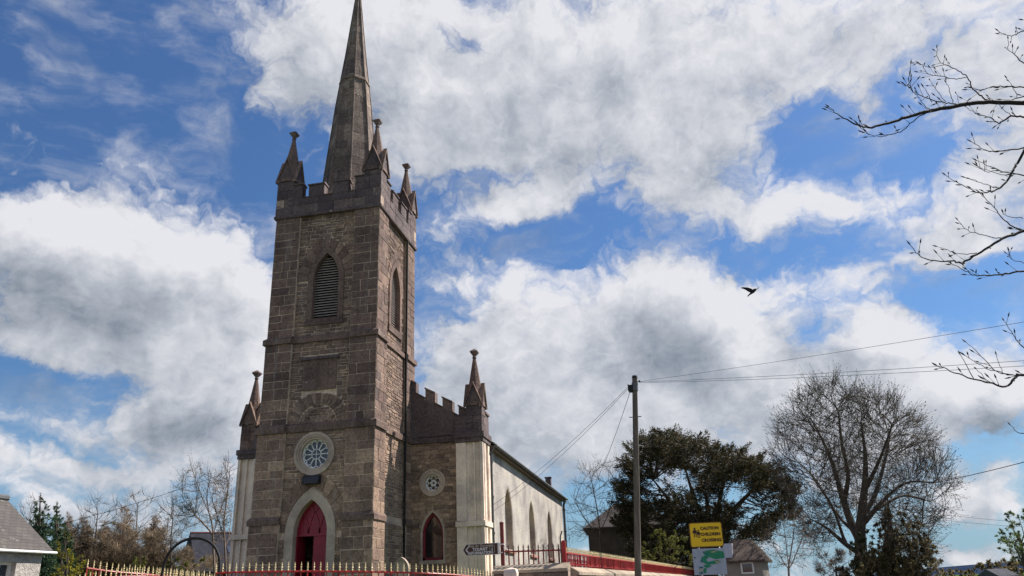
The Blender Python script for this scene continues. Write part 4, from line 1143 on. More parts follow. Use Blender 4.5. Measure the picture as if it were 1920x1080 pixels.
# caution and map boards on two steel posts
SY = 16.0
c00, c10, c01 = tip(1291, 981.5, SY), tip(1351, 980.5, SY), tip(1294, 1026, SY)
SW, SH = c10[0] - c00[0], c00[2] - c01[2]; SX = c00[0]; SZ = c01[2]
Fc = lambda u, z, d: (SX + u + z * .02, SY - d, SZ + z - .012 * u)
def rrect(w, h, r, n=5, ox=0, oz=0):
    out = []
    for cx, cz, a0 in ((w - r, h - r, 0), (r, h - r, 90), (r, r, 180), (w - r, r, 270)):
        for k in range(n + 1): out.append((ox + cx + r * math.cos(R(a0 + 90 * k / n)), oz + cz + r * math.sin(R(a0 + 90 * k / n))))
    return out
cs = thing('caution_sign', 'yellow caution children crossing sign with red lettering, above the town map', 'sign', (SX + SW / 2, SY, SZ))
mb = MB(); pp = rrect(SW, SH, .03); mb.prism([Fc(u, z, 0) for u, z in pp], [Fc(u, z, -.02) for u, z in pp]); mb.build('panel', M['yellow'], cs)
mb = MB()
o_ = rrect(SW + .016, SH + .016, .035, 5, -.008, -.008); i_ = rrect(SW - .012, SH - .012, .028, 5, .006, .006); o_.append(o_[0]); i_.append(i_[0])
mb.ring([Fc(u, z, .004) for u, z in o_], [Fc(u, z, .004) for u, z in i_], [Fc(u, z, -.024) for u, z in o_], [Fc(u, z, -.024) for u, z in i_]); mb.build('edge_trim', plain_mat('dark_yellow_edge', (.22, .10, .01), .5, .1, 4.0), cs)
for k, wd in enumerate(('CAUTION', 'CHILDREN', 'CROSSING')): text(wd, .077, M['signink'], 'lettering', cs, Fc, SW * (.62 + .015 * k), SH * (.76 - .25 * k), .004, bold=.0035)
def kid(u0, z0, s, name):
    mb = MB()
    parts = [[(-.018, .115), (.018, .115), (.022, .145), (0, .165), (-.022, .145)], [(-.022, .108), (.022, .108), (.048, .035), (-.048, .035)], [(-.026, .03), (-.008, .03), (-.012, -.05), (-.03, -.05)], [(.008, .03), (.026, .03), (.036, -.05), (.018, -.05)], [(.02, .105), (.05, .05), (.06, .055), (.03, .11)], [(-.02, .105), (-.05, .05), (-.06, .055), (-.03, .11)]]
    for pl_ in parts: mb.prism([Fc(u0 + u * s, z0 + z * s, .004) for u, z in pl_], [Fc(u0 + u * s, z0 + z * s, .0) for u, z in pl_])
    mb.build(name, M['signink'], cs)
kid(SW * .155, SH * .50, .85, 'pictogram'); kid(SW * .265, SH * .45, .70, 'pictogram')
m0 = tip(1294.5, 1029.5, SY); m1 = tip(1358.5, 1076, SY); MW, MH = tip(1356, 1030, SY)[0] - m0[0], m0[2] - m1[2]
Fm = lambda u, z, d: (m0[0] + u + (MH - z) * -.02 + .03, SY - d, m1[2] + z - .012 * u)
ms = thing('map_sign', 'pale grey town map board with green patches under the yellow caution sign', 'sign', (m0[0] + MW / 2, SY, m1[2]))
M['mapgrey'] = plain_mat('pale_map_sheet', (.40, .41, .46), .5, .12, 6.0)
mb = MB(); mb.prism([Fm(u, z, 0) for u, z in ((0, 0), (MW, 0), (MW, MH), (0, MH))], [Fm(u, z, -.02) for u, z in ((0, 0), (MW, 0), (MW, MH), (0, MH))]); mb.build('panel', M['mapgrey'], ms)
def patch(poly, mat, name, d):
    mb = MB(); mb.prism([Fm(u * MW, z * MH, d) for u, z in poly], [Fm(u * MW, z * MH, 0) for u, z in poly]); mb.build(name, mat, ms)
MG = [plain_mat('map_green', (.02, .22, .10), .5, .2, 20.0), plain_mat('map_teal', (.02, .14, .16), .5, .2, 20.0), plain_mat('map_tan', (.42, .36, .20), .5, .2, 20.0)]
for poly, k in (([(.42, .86), (.50, .93), (.56, .84), (.66, .80), (.80, .84), (.92, .76), (.84, .70), (.90, .60), (.76, .60), (.62, .66), (.52, .72), (.42, .76)], 0), ([(.30, .88), (.62, .95), (.95, .86), (.97, .62), (.70, .58), (.40, .70)], 0), ([(.26, .66), (.38, .74), (.48, .66), (.40, .56), (.46, .48), (.60, .52), (.78, .54), (.84, .46), (.66, .40), (.50, .38), (.36, .42), (.24, .52)], 0),
                ([(.30, .36), (.46, .40), (.54, .32), (.42, .26), (.34, .28)], 0), ([(.30, .24), (.38, .26), (.36, .06), (.28, .08)], 0), ([(.42, .84), (.50, .80), (.44, .74), (.38, .78)], 1), ([(.24, .60), (.30, .62), (.30, .50), (.22, .48)], 1), ([(.16, .30), (.28, .32), (.28, .26), (.16, .25)], 1), ([(.16, .22), (.27, .22), (.27, .14), (.16, .14)], 2), ([(.56, .88), (.78, .90), (.70, .84), (.58, .83)], 2), ([(.66, .50), (.82, .50), (.78, .43), (.68, .44)], 2), ([(.16, .10), (.26, .11), (.26, .05), (.15, .04)], 1)):
    pd_ = globals().get('pd_', .003) + .0008; patch(poly, MG[k], 'map_patch', pd_)
patch([(.06 + .022 * math.cos(t), .66 + .03 * math.sin(t)) for t in [2 * math.pi * k / 12 for k in range(12)]], M['black'], 'map_dot', .0045)
for u in (.24, .88):
    x = m0[0] + MW * u
    mb = MB(); mb.tube([(x + .02, SY + .03, -.1), (x, SY + .03, SZ + SH * .92)], .02, 10); tag(mb.build('steel_post', M['steel'], smooth=True), 'thin grey steel post carrying the yellow and map boards, on their %s side' % ('church' if u < .5 else 'bare tree'), 'post', group='steel posts behind the boards')

# ------------------------------------------------------------------ utility pole and wires
pt_ = tip(1190, 708, 25.5); pb_ = tip(1196.5, 1080, 25.5); dirp = (pt_ - pb_) / (pt_[2] - pb_[2]); pbase = pb_ - dirp * (pb_[2] + .1)
def on_pole(z): return pb_ + dirp * (z - pb_[2])
up = thing('utility_pole', 'tall leaning weathered wooden utility pole with step irons near the top', 'utility pole', tuple(pbase))
M['pole'] = None
mt, N, b_ = new_mat('weathered_pole_wood'); pos = geo_pos(N)
nn = N.noise(N.vmath('MULTIPLY', pos, (9.0, 9.0, .7)), 1.6, 8.0, .65)
N.t.links.new(ramp(N, nn, [(.3, (.05, .040, .030)), (.55, (.12, .10, .078)), (.75, (.19, .165, .13))]), b_.inputs['Base Color']); b_.inputs['Roughness'].default_value = .9; bump(N, b_, nn, .5, .02); M['pole'] = mt
mb = MB(); mb.tube([on_pole(z) for z in (-.1, 2.5, 5.5, pt_[2])], [.115, .105, .095, .085], 14); mb.build('shaft', M['pole'], up)
mb = MB(); mb.tube([on_pole(pt_[2] - .02), on_pole(pt_[2] + .06)], [.10, .085], 10); mb.build('pole_cap', M['black'], up)
q = on_pole(pt_[2] - .33); mb = MB(); mb.box(q[0] - .20, q[0] - .07, q[1] - .09, q[1] + .05, q[2] - .16, q[2] + .08); mb.box(q[0] - .23, q[0] - .20, q[1] - .03, q[1] + .03, q[2] - .12, q[2] + .12); mb.build('junction_box', M['black'], up)
mb = MB(); mb.tube([on_pole(pt_[2] - .45), on_pole(pt_[2] - .18)], .105, 12); mb.build('strap_band', M['lead'], up)
q = on_pole(pt_[2] - 1.32); mb = MB(); mb.tube([q + np.array((-.2, -.02, 0)), q + np.array((.2, -.02, 0))], .014, 6); mb.build('step_iron', M['black'], up)
q = on_pole(pt_[2] - .16); mb = MB(); mb.tube([q, q + np.array((.16, -.02, .02))], .016, 6); mb.tube([q + np.array((.16, -.02, -.02)), q + np.array((.16, -.02, .05))], [.03, .02], 8); mb.build('insulator', M['black'], up)


def wire(a, b, sag, label, r=.011, n=24):
    a, b = np.array(a, float), np.array(b, float)
    mb = MB(); mb.tube([a * (1 - t) + b * t - np.array((0, 0, sag * 4 * t * (1 - t))) for t in [k / n for k in range(n + 1)]], r, 5)
    tag(mb.build('overhead_wire', M['black'], smooth=True), label, 'wire', group='overhead wires')


pr_ = on_pole(pt_[2] - .15) + np.array((.16, -.02, 0))
wire(pr_, at(2150, 565, 16), .05, 'highest of the thin wires leaving the pole top to the right', .0045)
wire(pr_ + np.array((0, 0, -.01)), at(2150, 660, 17), .06, 'upper wire of the close pair running right from the pole top', .005)
wire(pr_ + np.array((.02, 0, -.04)), at(2150, 672, 17), .07, 'lower wire of the close pair running right from the pole top', .005)
pl_ = on_pole(pt_[2] - .28) + np.array((-.2, 0, 0))
nv1 = np.array((NX + XW + .05, 35.6, 5.0))
wire(pl_, nv1 + np.array((0, 0, .28)), .22, 'upper wire of the pair sloping down from the pole to the nave corner', .0065)
wire(pl_ + np.array((-.03, 0, -.08)), nv1, .24, 'lower wire of the pair sloping down from the pole to the nave corner', .0065)
wire(pl_ + np.array((.02, 0, -.2)), at(1095, 935, 58), .5, 'steep wire dropping from the pole to the dark roof behind', .009)
wire(at(445, 878, 38), at(40, 1000, 40), .2, 'single wire crossing the bare trees left of the tower', .010)
wire(at(2000, 845, 30), at(1640, 925, 44), .12, 'thick black wire entering the big bare tree from the right', .013)
wire(at(2000, 985, 55), at(1690, 955, 60), .1, 'faint upper wire low in the sky right of the big bare tree', .008)
wire(at(2000, 993, 55), at(1690, 966, 60), .1, 'faint lower wire low in the sky right of the big bare tree', .008)
wire(at(1062, 978, 60), at(1120, 978, 60), .02, 'short level wire between the nave end and the dark roof', .014)

# ------------------------------------------------------------------ headstone
hc = tip(752, 1060, 26.0); hw_ = .27; zt_ = tip(751, 1044.5, 26.0)[2]
Fh = lambda u, z, d: (hc[0] + u, 26.0 - d, z)
hs = thing('headstone', 'pale pointed headstone with raised rim standing by the tower', 'headstone', (hc[0], 26.0, GZ))
o_ = [(-hw_, GZ), (-hw_, zt_ - .42)] + [(u, zt_ - .42 + z) for u, z in arch_pts(hw_, .42)[1:-1]] + [(hw_, zt_ - .42), (hw_, GZ)]
mb = MB(); mb.prism([Fh(u, z, 0) for u, z in o_], [Fh(u, z, -.14) for u, z in o_]); mb.build('slab', M['dressing'], hs)
i_ = [(u * .80, GZ + (z - GZ) * .93) for u, z in o_]
mb = MB(); mb.ring([Fh(u, z, .03) for u, z in o_], [Fh(u, z, .03) for u, z in i_], [Fh(u, z, -.01) for u, z in o_], [Fh(u, z, -.01) for u, z in i_]); mb.build('rim', M['coping'], hs)

# ------------------------------------------------------------------ houses
def cottage():
    X0 = -16.12; Y1 = 18.37; ze = 3.0; xr = -17.75; zr_ = 4.45
    t = thing('cottage', 'cream roughcast cottage with worn slate roof and white gutter at the left edge', 'house', (X0, Y1, 0))
    Fn = lambda u, z, d: (X0 + d, Y1 + u, z)
    mb = MB()
    wx0, wx1, wz0, wz1 = -1.58, -.80, 1.35, 2.78
    for a, b, c, d in ((-11, wx0, 0, ze), (wx1, 0, 0, ze), (wx0, wx1, 0, wz0), (wx0, wx1, wz1, ze)):
        pp = [(a, c), (b, c), (b, d), (a, d)]; mb.prism([Fn(u, z, 0) for u, z in pp], [Fn(u, z, -.3) for u, z in pp])
    g = [(X0 - .302, 0), (2 * xr - X0, 0), (2 * xr - X0, ze), (xr, zr_ - .12), (X0 - .302, ze)]
    mb.prism([(x, Y1 - .005, z) for x, z in g], [(x, Y1 - .3, z) for x, z in g]); mb.build('wall', M['roughcast'], t)
    mb = MB()
    sp_ = [(X0 + .12, ze - .02), (X0 + .12, ze + .08), (xr, zr_ + .06), (2 * xr - X0 - .28, ze + .08), (2 * xr - X0 - .28, ze - .02), (xr, zr_ - .06)]
    mb.prism([(x, Y1 + .22, z) for x, z in sp_], [(x, Y1 - 11.2, z) for x, z in sp_]); rf_ = mb.build('roof', M['slate'], t); set_uv(rf_, lambda c: (c.y, math.hypot(c.x - xr, c.z - zr_)))
    mb = MB(); mb.tube([(xr, Y1 + .24, zr_ + .08), (xr, Y1 - 11.2, zr_ + .08)], .09, 8); mb.build('ridge_tile', M['lead'], rf_)
    mb = MB(); mb.tube([(X0 + .15, Y1 + .3, ze + .03), (X0 + .15, Y1 - 11.2, ze + .03)], .036, 8); mb.build('gutter', M['white'], t)
    mb = MB(); mb.box(X0 - .24, X0 - .20, Y1 + wx0, Y1 + wx1, wz0, wz1); w = mb.build('window', M['glass'], t)
    mb = MB(); yc = Y1 + (wx0 + wx1) / 2
    mb.box(X0 - .20, X0 - .13, yc - .035, yc + .035, wz0, wz1); mb.box(X0 - .20, X0 - .135, Y1 + wx0, Y1 + wx1, 2.16, 2.23); mb.box(X0 - .20, X0 - .14, Y1 + wx0, Y1 + wx0 + .06, wz0, wz1); mb.box(X0 - .20, X0 - .14, Y1 + wx1 - .06, Y1 + wx1, wz0, wz1); mb.box(X0 - .20, X0 - .14, Y1 + wx0 + .06, Y1 + wx1 - .06, wz1 - .06, wz1); mb.build('window_frame', M['white'], w)
    mb = MB(); mb.box(X0 - .05, X0 + .08, Y1 + wx0 - .08, Y1 + wx1 + .08, wz0 - .1, wz0 - .002); mb.build('window_sill', M['coping'], w)
cottage()
M['darkroof'] = plain_mat('dark_brown_roof_tiles', (.035, .027, .026), .9, .35, 2.0, bstr=.5)
M['darkwall'] = plain_mat('dark_stone_house_wall', (.06, .046, .042), .9, .35, 1.6, bstr=.5)
M['bluewall'] = plain_mat('blue_grey_painted_wall', (.07, .07, .09), .8, .2, 1.0)


def gable_house(name, label, cx, cy, lx, ly, ze, zr_, rot, mw, mr, over=.35, hip=0.0, wins=(), sky_=None):
    t = thing(name, label, 'house', (cx, cy, 0)); c, s = math.cos(rot), math.sin(rot)
    T = lambda x, y, z: (cx + x * c - y * s, cy + x * s + y * c, z)
    mb = MB(); mb.loft([[T(-lx, -ly, -.1), T(lx, -ly, -.1), T(lx, ly, -.1), T(-lx, ly, -.1)], [T(-lx, -ly, ze), T(lx, -ly, ze), T(lx, ly, ze), T(-lx, ly, ze)]])
    if hip == 0:
        for sx in (-1, 1): mb.prism([T(sx * lx, -ly, ze), T(sx * lx, ly, ze), T(sx * lx, 0, zr_)], [T(sx * (lx - .2), -ly, ze), T(sx * (lx - .2), ly, ze), T(sx * (lx - .2), 0, zr_)])
    mb.build('wall', mw, t)
    mb = MB(); o = over; h = hip; L = lx + o; W_ = ly + o; zd = ze - .1
    e = [T(-L, -W_, zd), T(L, -W_, zd), T(L, W_, zd), T(-L, W_, zd)]; e2 = [T(-L, -W_, zd + .12), T(L, -W_, zd + .12), T(L, W_, zd + .12), T(-L, W_, zd + .12)]
    r0, r1 = T(-L + h, 0, zr_ + .1), T(L - h, 0, zr_ + .1)
    mb.add(e + e2 + [r0, r1], [(3, 2, 1, 0), (0, 1, 5, 4), (1, 2, 6, 5), (2, 3, 7, 6), (3, 0, 4, 7), (4, 5, 9, 8), (6, 7, 8, 9), (5, 6, 9), (7, 4, 8)])
    rf_ = mb.build('roof', mr, t); set_uv(rf_, lambda q: ((q.x - cx) * c + (q.y - cy) * s, math.hypot(-(q.x - cx) * s + (q.y - cy) * c, q.z)))
    for x, z0, w, h_ in wins:
        mb = MB(); mb.loft([[T(x - w, -ly - .03, z0), T(x + w, -ly - .03, z0), T(x + w, -ly + .05, z0), T(x - w, -ly + .05, z0)], [T(x - w, -ly - .03, z0 + h_), T(x + w, -ly - .03, z0 + h_), T(x + w, -ly + .05, z0 + h_), T(x - w, -ly + .05, z0 + h_)]]); wf = mb.build('window', M['white'], t)
        mb = MB(); mb.loft([[T(x - w + .08, -ly - .036, z0 + .08), T(x + w - .08, -ly - .036, z0 + .08), T(x + w - .08, -ly, z0 + .08), T(x - w + .08, -ly, z0 + .08)], [T(x - w + .08, -ly - .036, z0 + h_ - .08), T(x + w - .08, -ly - .036, z0 + h_ - .08), T(x + w - .08, -ly, z0 + h_ - .08), T(x - w + .08, -ly, z0 + h_ - .08)]]); mb.build('window_pane', M['glass'], wf)
    return t, T, rf_


q = at(1098, 992, 66); q2 = at(1185, 990, 66)
hx = q[0] + 3.4
t, T, rf_ = gable_house('stone_house', 'dark stone house with hipped brown roof half hidden behind the yew', hx, q[1] + 3.0, 3.4, 3.4, q[2], q[2] + 2.0, R(4), M['darkwall'], M['darkroof'], .35, 2.6, ((-1.2, 2.6, .45, 1.2),))
mb = MB(); pr4 = [T(.4, -.3, q[2] + 1.4), T(1.0, -.3, q[2] + 1.4), T(1.0, .3, q[2] + 1.4), T(.4, .3, q[2] + 1.4)]; mb.loft([pr4, [(x, y, q[2] + 2.6) for x, y, z in pr4]]); mb.build('chimney', M['darkwall'], t)
q = at(1402, 1060, 48); zr2 = at(1402, 1012, 48)[2]
t, T, rf_ = gable_house('thatched_house', 'low house with steep brown roof and pale dormer panel beside the signs', q[0] - .05, q[1] + 1.6, 1.15, 1.6, at(1402, 1051, 48)[2], zr2, R(-12), plain_mat('cream_house_wall', (.26, .235, .20), .8, .15, 2.0), plain_mat('brown_thatch_roof', (.085, .062, .05), .95, .35, 4.0, bstr=.8), .25, .8, ((.35, 2.05, .35, .6),))
mb = MB(); z0_ = at(1385, 1047, 48)[2]; mb.loft([[T(-.9, -1.6, z0_), T(-.4, -1.6, z0_), T(-.4, -.8, z0_), T(-.9, -.8, z0_)], [T(-.9, -1.2, z0_ + .85), T(-.4, -1.2, z0_ + .85), T(-.4, -.7, z0_ + .85), T(-.9, -.7, z0_ + .85)]]); mb.build('dormer', M['mapgrey'], t)
q = at(385, 1040, 60); zr3 = at(385, 1006, 64)[2]; ze3 = at(385, 1072, 58)[2]
t, T, rf_ = gable_house('slate_house', 'long grey slate roofed house behind the black hoop arch', q[0] + .9, q[1] + 3.6, 3.6, 3.4, ze3, zr3, R(43), M['bluewall'], M['blue_slate'], .3, 0.0)
for u, z, w in ((.4, .55, .35), (-1.3, .45, .3)):
    mb = MB(); k0 = lambda f: (-(3.7) * (1 - f), ze3 + (zr3 - ze3) * f + .03)
    y0, z0_ = k0(z); y1, z1_ = k0(z + .17)
    mb.loft([[T(u - w, y0, z0_), T(u + w, y0, z0_), T(u + w, y1, z1_), T(u - w, y1, z1_)], [T(u - w, y0, z0_ + .08), T(u + w, y0, z0_ + .08), T(u + w, y1, z1_ + .08), T(u - w, y1, z1_ + .08)]]); mb.build('roof_window', M['glass_blue'], rf_)
mb = MB(); mb.tube([T(-3.9, 0, zr3 + .12), T(3.9, 0, zr3 + .12)], .06, 8); mb.build('ridge_tile', plain_mat('red_ridge_tile', (.16, .05, .035), .8, .2, 3.0), rf_)
q = at(1868, 1072, 75)
gable_house('white_house', 'small pale roofed house low at the right edge under the hill', q[0], q[1], .75, 1.0, q[2] - .35, q[2] + .12, R(25), plain_mat('pale_house_wall', (.40, .40, .40), .7, .1, 2.0), plain_mat('pale_sunlit_slate', (.10, .10, .112), .95, .3, 2.0, spec=0.0), .2)

# ------------------------------------------------------------------ crow
def crow():
    P0 = at(1410, 545, 40); ex = np.array((RT[0], RT[1], 0)); ex /= np.linalg.norm(ex); ey = np.array((FW[0], FW[1], 0)); ey /= np.linalg.norm(ey); ez = np.array((0, 0, 1.0))
    s = 40 / FPX                                # metres per photo pixel here
    W3 = lambda a, b, d=0.0: P0 + ex * a * s - ez * b * s + ey * d * s
    mb = MB()
    # body from tail (lower left) to head (right)
    mb.tube([W3(-7, 8.5), W3(-3, 5.5, 0), W3(1, 2.0, 0), W3(5, -1.0, 0), W3(8, -2.5, 0), W3(9.5, -3.4, 0)], np.array([1.0, 1.9, 3.3, 3.0, 2.0, .6]) * s, 10)
    mb.tube([W3(9.0, -3.2), W3(11.2, -4.0)], np.array([.8, .15]) * s, 6)
    def wing(pts):                              # (leading a,b,d) (trailing a,b,d)
        n = len(pts); up_ = [W3(*p_[0]) for p_ in pts] + [W3(*p_[1]) for p_ in reversed(pts)]
        dn = [q - ez * s * .5 for q in up_]
        for i in range(n - 1):
            a, b, c, d = W3(*pts[i][0]), W3(*pts[i + 1][0]), W3(*pts[i + 1][1]), W3(*pts[i][1]); k = ez * s * (.55 - .12 * i)
            mb.prism([a, b, c, d], [a - k, b - k, c - k, d - k])
    wing([((3, -.5, -1), (-2, 3.5, 1)), ((-2, -4.0, -2), (-8, 1.6, -1)), ((-9, -5.4, -4), (-13, -1.2, -3)), ((-18.5, -5.6, -6), (-18, -2.6, -5.6)), ((-22.5, -4.0, -7), (-21, -2.6, -6.8))])
    wing([((4, -.5, .4), (1, 1.0, 0)), ((8, -3.2, 2), (6, -1.2, 2.4)), ((12.5, -6.2, 4), (10, -3.4, 4.6)), ((17.5, -9.0, 6), (15, -7.2, 6.4))])
    mb.tube([W3(-6, 7.5, -1.5), W3(-10.5, 10.8, -2.5)], np.array([1.2, .5]) * s, 5); mb.tube([W3(-6, 7.5, 1.5), W3(-9.5, 11.2, 2)], np.array([1.2, .5]) * s, 5)
    tag(mb.build('crow', M['black']), 'black crow flying with spread wings in front of the clouds', 'bird')
crow()

# ------------------------------------------------------------------ vegetation
from mathutils import noise as mnoise
NR = np.random.default_rng(11)


def leaf_mat(name, stops, rough=.75, trans=.25):
    mt, N, b = new_mat(name); g = N.n('ShaderNodeNewGeometry')
    c = ramp(N, g.outputs['Random Per Island'], stops)
    c = N.mix(1.0, c, ramp(N, N.noise(g.outputs['Position'], .6, 4.0, .6), [(.35, (.65, .65, .65)), (.65, (1.3, 1.3, 1.25))]), 'MULTIPLY')
    N.t.links.new(c, b.inputs['Base Color']); b.inputs['Roughness'].default_value = rough; b.inputs['Specular IOR Level'].default_value = .2
    tr = N.n('ShaderNodeBsdfTranslucent'); N.t.links.new(c, tr.inputs[0]); ms_ = N.n('ShaderNodeMixShader'); ms_.inputs[0].default_value = trans
    out = mt.node_tree.nodes['Material Output']; N.t.links.new(b.outputs[0], ms_.inputs[1]); N.t.links.new(tr.outputs[0], ms_.inputs[2]); N.t.links.new(ms_.outputs[0], out.inputs[0])
    return mt


def bark_mat(name, c0, c1):
    mt, N, b = new_mat(name); pos = geo_pos(N); n = N.noise(N.vmath('MULTIPLY', pos, (3.0, 3.0, 1.0)), 2.5, 6.0, .65)
    N.t.links.new(ramp(N, n, [(.35, c0), (.7, c1)]), b.inputs['Base Color']); b.inputs['Roughness'].default_value = .9; bump(N, b, n, .4, .03); return mt


M['bark'] = bark_mat('dark_grey_brown_bark', (.045, .034, .027), (.12, .096, .074))
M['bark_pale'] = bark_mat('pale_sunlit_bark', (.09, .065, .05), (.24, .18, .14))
M['bark_near'] = bark_mat('smooth_dark_beech_bark', (.016, .012, .012), (.042, .032, .03))
M['yew'] = leaf_mat('dark_yew_needles', [(0, (.020, .022, .012)), (.5, (.040, .041, .020)), (.84, (.085, .070, .035)), (1, (.20, .14, .075))], .7, .22)
M['spruce'] = leaf_mat('dark_blue_green_spruce_needles', [(0, (.018, .042, .030)), (.6, (.040, .080, .048)), (1, (.11, .155, .07))], .7, .35)
M['brownconifer'] = leaf_mat('brown_olive_conifer_needles', [(0, (.10, .078, .058)), (.6, (.22, .165, .12)), (1, (.40, .31, .22))], .8, .6)
M['yellowleaf'] = leaf_mat('yellow_green_spring_leaves', [(0, (.08, .085, .015)), (.5, (.19, .18, .025)), (1, (.42, .36, .04))], .6, .35)
M['olive'] = leaf_mat('olive_green_shrub_leaves', [(0, (.06, .068, .02)), (.6, (.14, .145, .04)), (1, (.28, .27, .08))], .7, .4)
M['ivy'] = leaf_mat('dark_ivy_leaves', [(0, (.025, .034, .018)), (.6, (.055, .066, .030)), (1, (.13, .125, .065))], .6, .4)
M['shrub'] = leaf_mat('brown_green_shrub_leaves', [(0, (.055, .048, .026)), (.6, (.14, .115, .06)), (1, (.28, .225, .12))], .7, .5)
M['bud'] = leaf_mat('opening_leaf_buds', [(0, (0.032, 0.029, 0.013)), (.6, (0.063, 0.059, 0.023)), (1, (0.117, 0.108, 0.036))], .7, .3)
M['fresh'] = leaf_mat('fresh_green_leaves', [(0, (.05, .075, .03)), (.6, (.11, .155, .05)), (1, (.22, .27, .10))], .6, .45)


def rand_dirs(n):
    v = NR.normal(size=(n, 3)); return v / np.linalg.norm(v, axis=1, keepdims=True)


def quads(centers, dirs, length, width):
    """leaf blades: lozenges along dirs"""
    n = len(centers); side_ = np.cross(dirs, rand_dirs(n)); side_ /= np.linalg.norm(side_, axis=1, keepdims=True) + 1e-9
    L = np.asarray(length).reshape(-1, 1); Wd = np.asarray(width).reshape(-1, 1)
    nor = np.cross(dirs, side_)
    v = np.stack([centers, centers + dirs * L * .45 + side_ * Wd * .5 + nor * Wd * .1, centers + dirs * L, centers + dirs * L * .45 - side_ * Wd * .5 + nor * Wd * .1], axis=1).reshape(-1, 3)
    f = np.arange(n * 4).reshape(n, 4); return v, f


def colonize(pts, nodes, parents, step=.4, infl=4.0, kill=.7, iters=120, jitter=.07, trop=.35):
    root = np.array(nodes[0], float)
    nodes = [np.array(q, float) for q in nodes]; parents = list(parents)
    pts = np.array(pts); alive = np.ones(len(pts), bool)
    A = np.array(nodes); dist = np.full(len(pts), 1e9); near = np.zeros(len(pts), int)
    for k, q in enumerate(nodes):
        d = np.linalg.norm(pts - q, axis=1); m_ = d < dist; dist[m_] = d[m_]; near[m_] = k
    for it in range(iters):
        use = alive & (dist < infl)
        if not use.any():
            use = alive.copy()
            if not use.any(): break
            j = np.argmin(np.where(alive, dist, 1e9)); use[:] = False; use[j] = True
        idx = near[use]; vec = pts[use] - np.array(nodes)[idx]; vec /= np.linalg.norm(vec, axis=1, keepdims=True) + 1e-9
        acc = {}
        for i, v_ in zip(idx, vec): acc[i] = acc.get(i, 0) + v_
        new = []
        for i, v_ in acc.items():
            l = np.linalg.norm(v_)
            if l < .2: continue
            o_ = nodes[i] - root; d = v_ / l + NR.normal(size=3) * jitter + trop * o_ / (np.linalg.norm(o_) + 1e-9); d /= np.linalg.norm(d); d /= np.linalg.norm(d); q = nodes[i] + d * step
            if np.min(np.linalg.norm(np.array(nodes[-6000:]) - q, axis=1)) < step * .55: alive[use & (near == i)] = False; continue
            new.append((q, i))
        if not new: continue
        base = len(nodes)
        for k, (q, i) in enumerate(new):
            nodes.append(q); parents.append(i)
            d = np.linalg.norm(pts - q, axis=1); m_ = d < dist; dist[m_] = d[m_]; near[m_] = base + k
        alive &= dist > kill
        if len(nodes) > 18000: break
    return np.array(nodes), np.array(parents)


def radii(parents, r0, expo=2.3, rmax=None):
    n = len(parents); acc = np.zeros(n)
    for i in range(n - 1, -1, -1):
        if acc[i] == 0: acc[i] = r0 ** expo
        if parents[i] >= 0: acc[parents[i]] += acc[i]
    r = acc ** (1 / expo)
    if rmax: r = r * min(1.0, rmax / r.max()) if r.max() > rmax * 1.0 else r
    return np.maximum(r, r0)


def chains(nodes, parents, r):
    ch = {}
    for i, q in enumerate(parents):
        if q >= 0: ch.setdefault(q, []).append(i)
    out = []; stack = [(i, None) for i, q in enumerate(parents) if q < 0]
    while stack:
        s, pre = stack.pop(); c = [pre] if pre is not None else []; c.append(s); k = s
        while k in ch:
            kids = sorted(ch[k], key=lambda i: -r[i]); c.append(kids[0])
            for o in kids[1:]: stack.append((o, k))
            k = kids[0]
        out.append(c)
    return out


def tree_mesh(nodes, parents, r, mat, name, parent, twigs=0, tw_len=.7, tw_r=.009, bud=None, bud_len=.08, up_=.5, thin=.03, budn=2):
    mb = MB(); cs = chains(nodes, parents, r); hs = set(parents.tolist())
    for c in cs:
        rr = [r[i] for i in c]
        if len(c) > 1 and parents[c[1]] == c[0] and rr[0] > rr[1] * 1.3: rr[0] = rr[1]
        P = [nodes[i] for i in c]
        rr[-1] *= .5
        mb.tube(P, rr, 8 if max(rr) > .12 else (5 if max(rr) > .04 else 3), cap=False)
    tips = []
    if twigs:
        cand = [i for i in range(len(nodes)) if r[i] < thin]
        for i in cand:
            pv = nodes[i] - nodes[parents[i]] if parents[i] >= 0 else np.array((0, 0, 1.0)); pv = pv / (np.linalg.norm(pv) + 1e-9)
            k = twigs + (i not in hs)
            for _ in range(k if isinstance(k, int) else int(k + NR.random())):
                d = pv * 1.0 + NR.normal(size=3) * .38 + np.array((0, 0, up_ * .45)); d /= np.linalg.norm(d); L = tw_len * NR.uniform(.5, 1.2)
                a = nodes[i]; m_ = a + d * L * .5 + NR.normal(size=3) * L * .05; e = a + d * L + np.array((0, 0, up_ * L * .35)) + NR.normal(size=3) * L * .08
                mb.tube([a, m_, e], [tw_r, tw_r * .8, tw_r * .45], 3, cap=False); tips.append((e, d)); tips.append((m_, d))
    o = mb.build(name, mat, parent, recalc=False)
    if bud is not None and tips:
        C_ = np.repeat(np.array([t[0] for t in tips]), budn, axis=0) + NR.normal(size=(len(tips) * budn, 3)) * .05
        D_ = np.repeat(np.array([t[1] for t in tips]), budn, axis=0) + NR.normal(size=(len(tips) * budn, 3)) * .6; D_ /= np.linalg.norm(D_, axis=1, keepdims=True)
        v_, f_ = quads(C_, D_, NR.uniform(.6, 1.4, len(C_)) * bud_len, NR.uniform(.6, 1.2, len(C_)) * bud_len * .55)
        np_mesh('buds', v_, f_, bud, parent)
    return o


def in_poly(x, y, poly):
    n = len(poly); c = False; j = n - 1
    for i in range(n):
        xi, yi = poly[i]; xj, yj = poly[j]
        if ((yi > y) != (yj > y)) and x < (xj - xi) * (y - yi) / (yj - yi + 1e-12) + xi: c = not c
        j = i
    return c


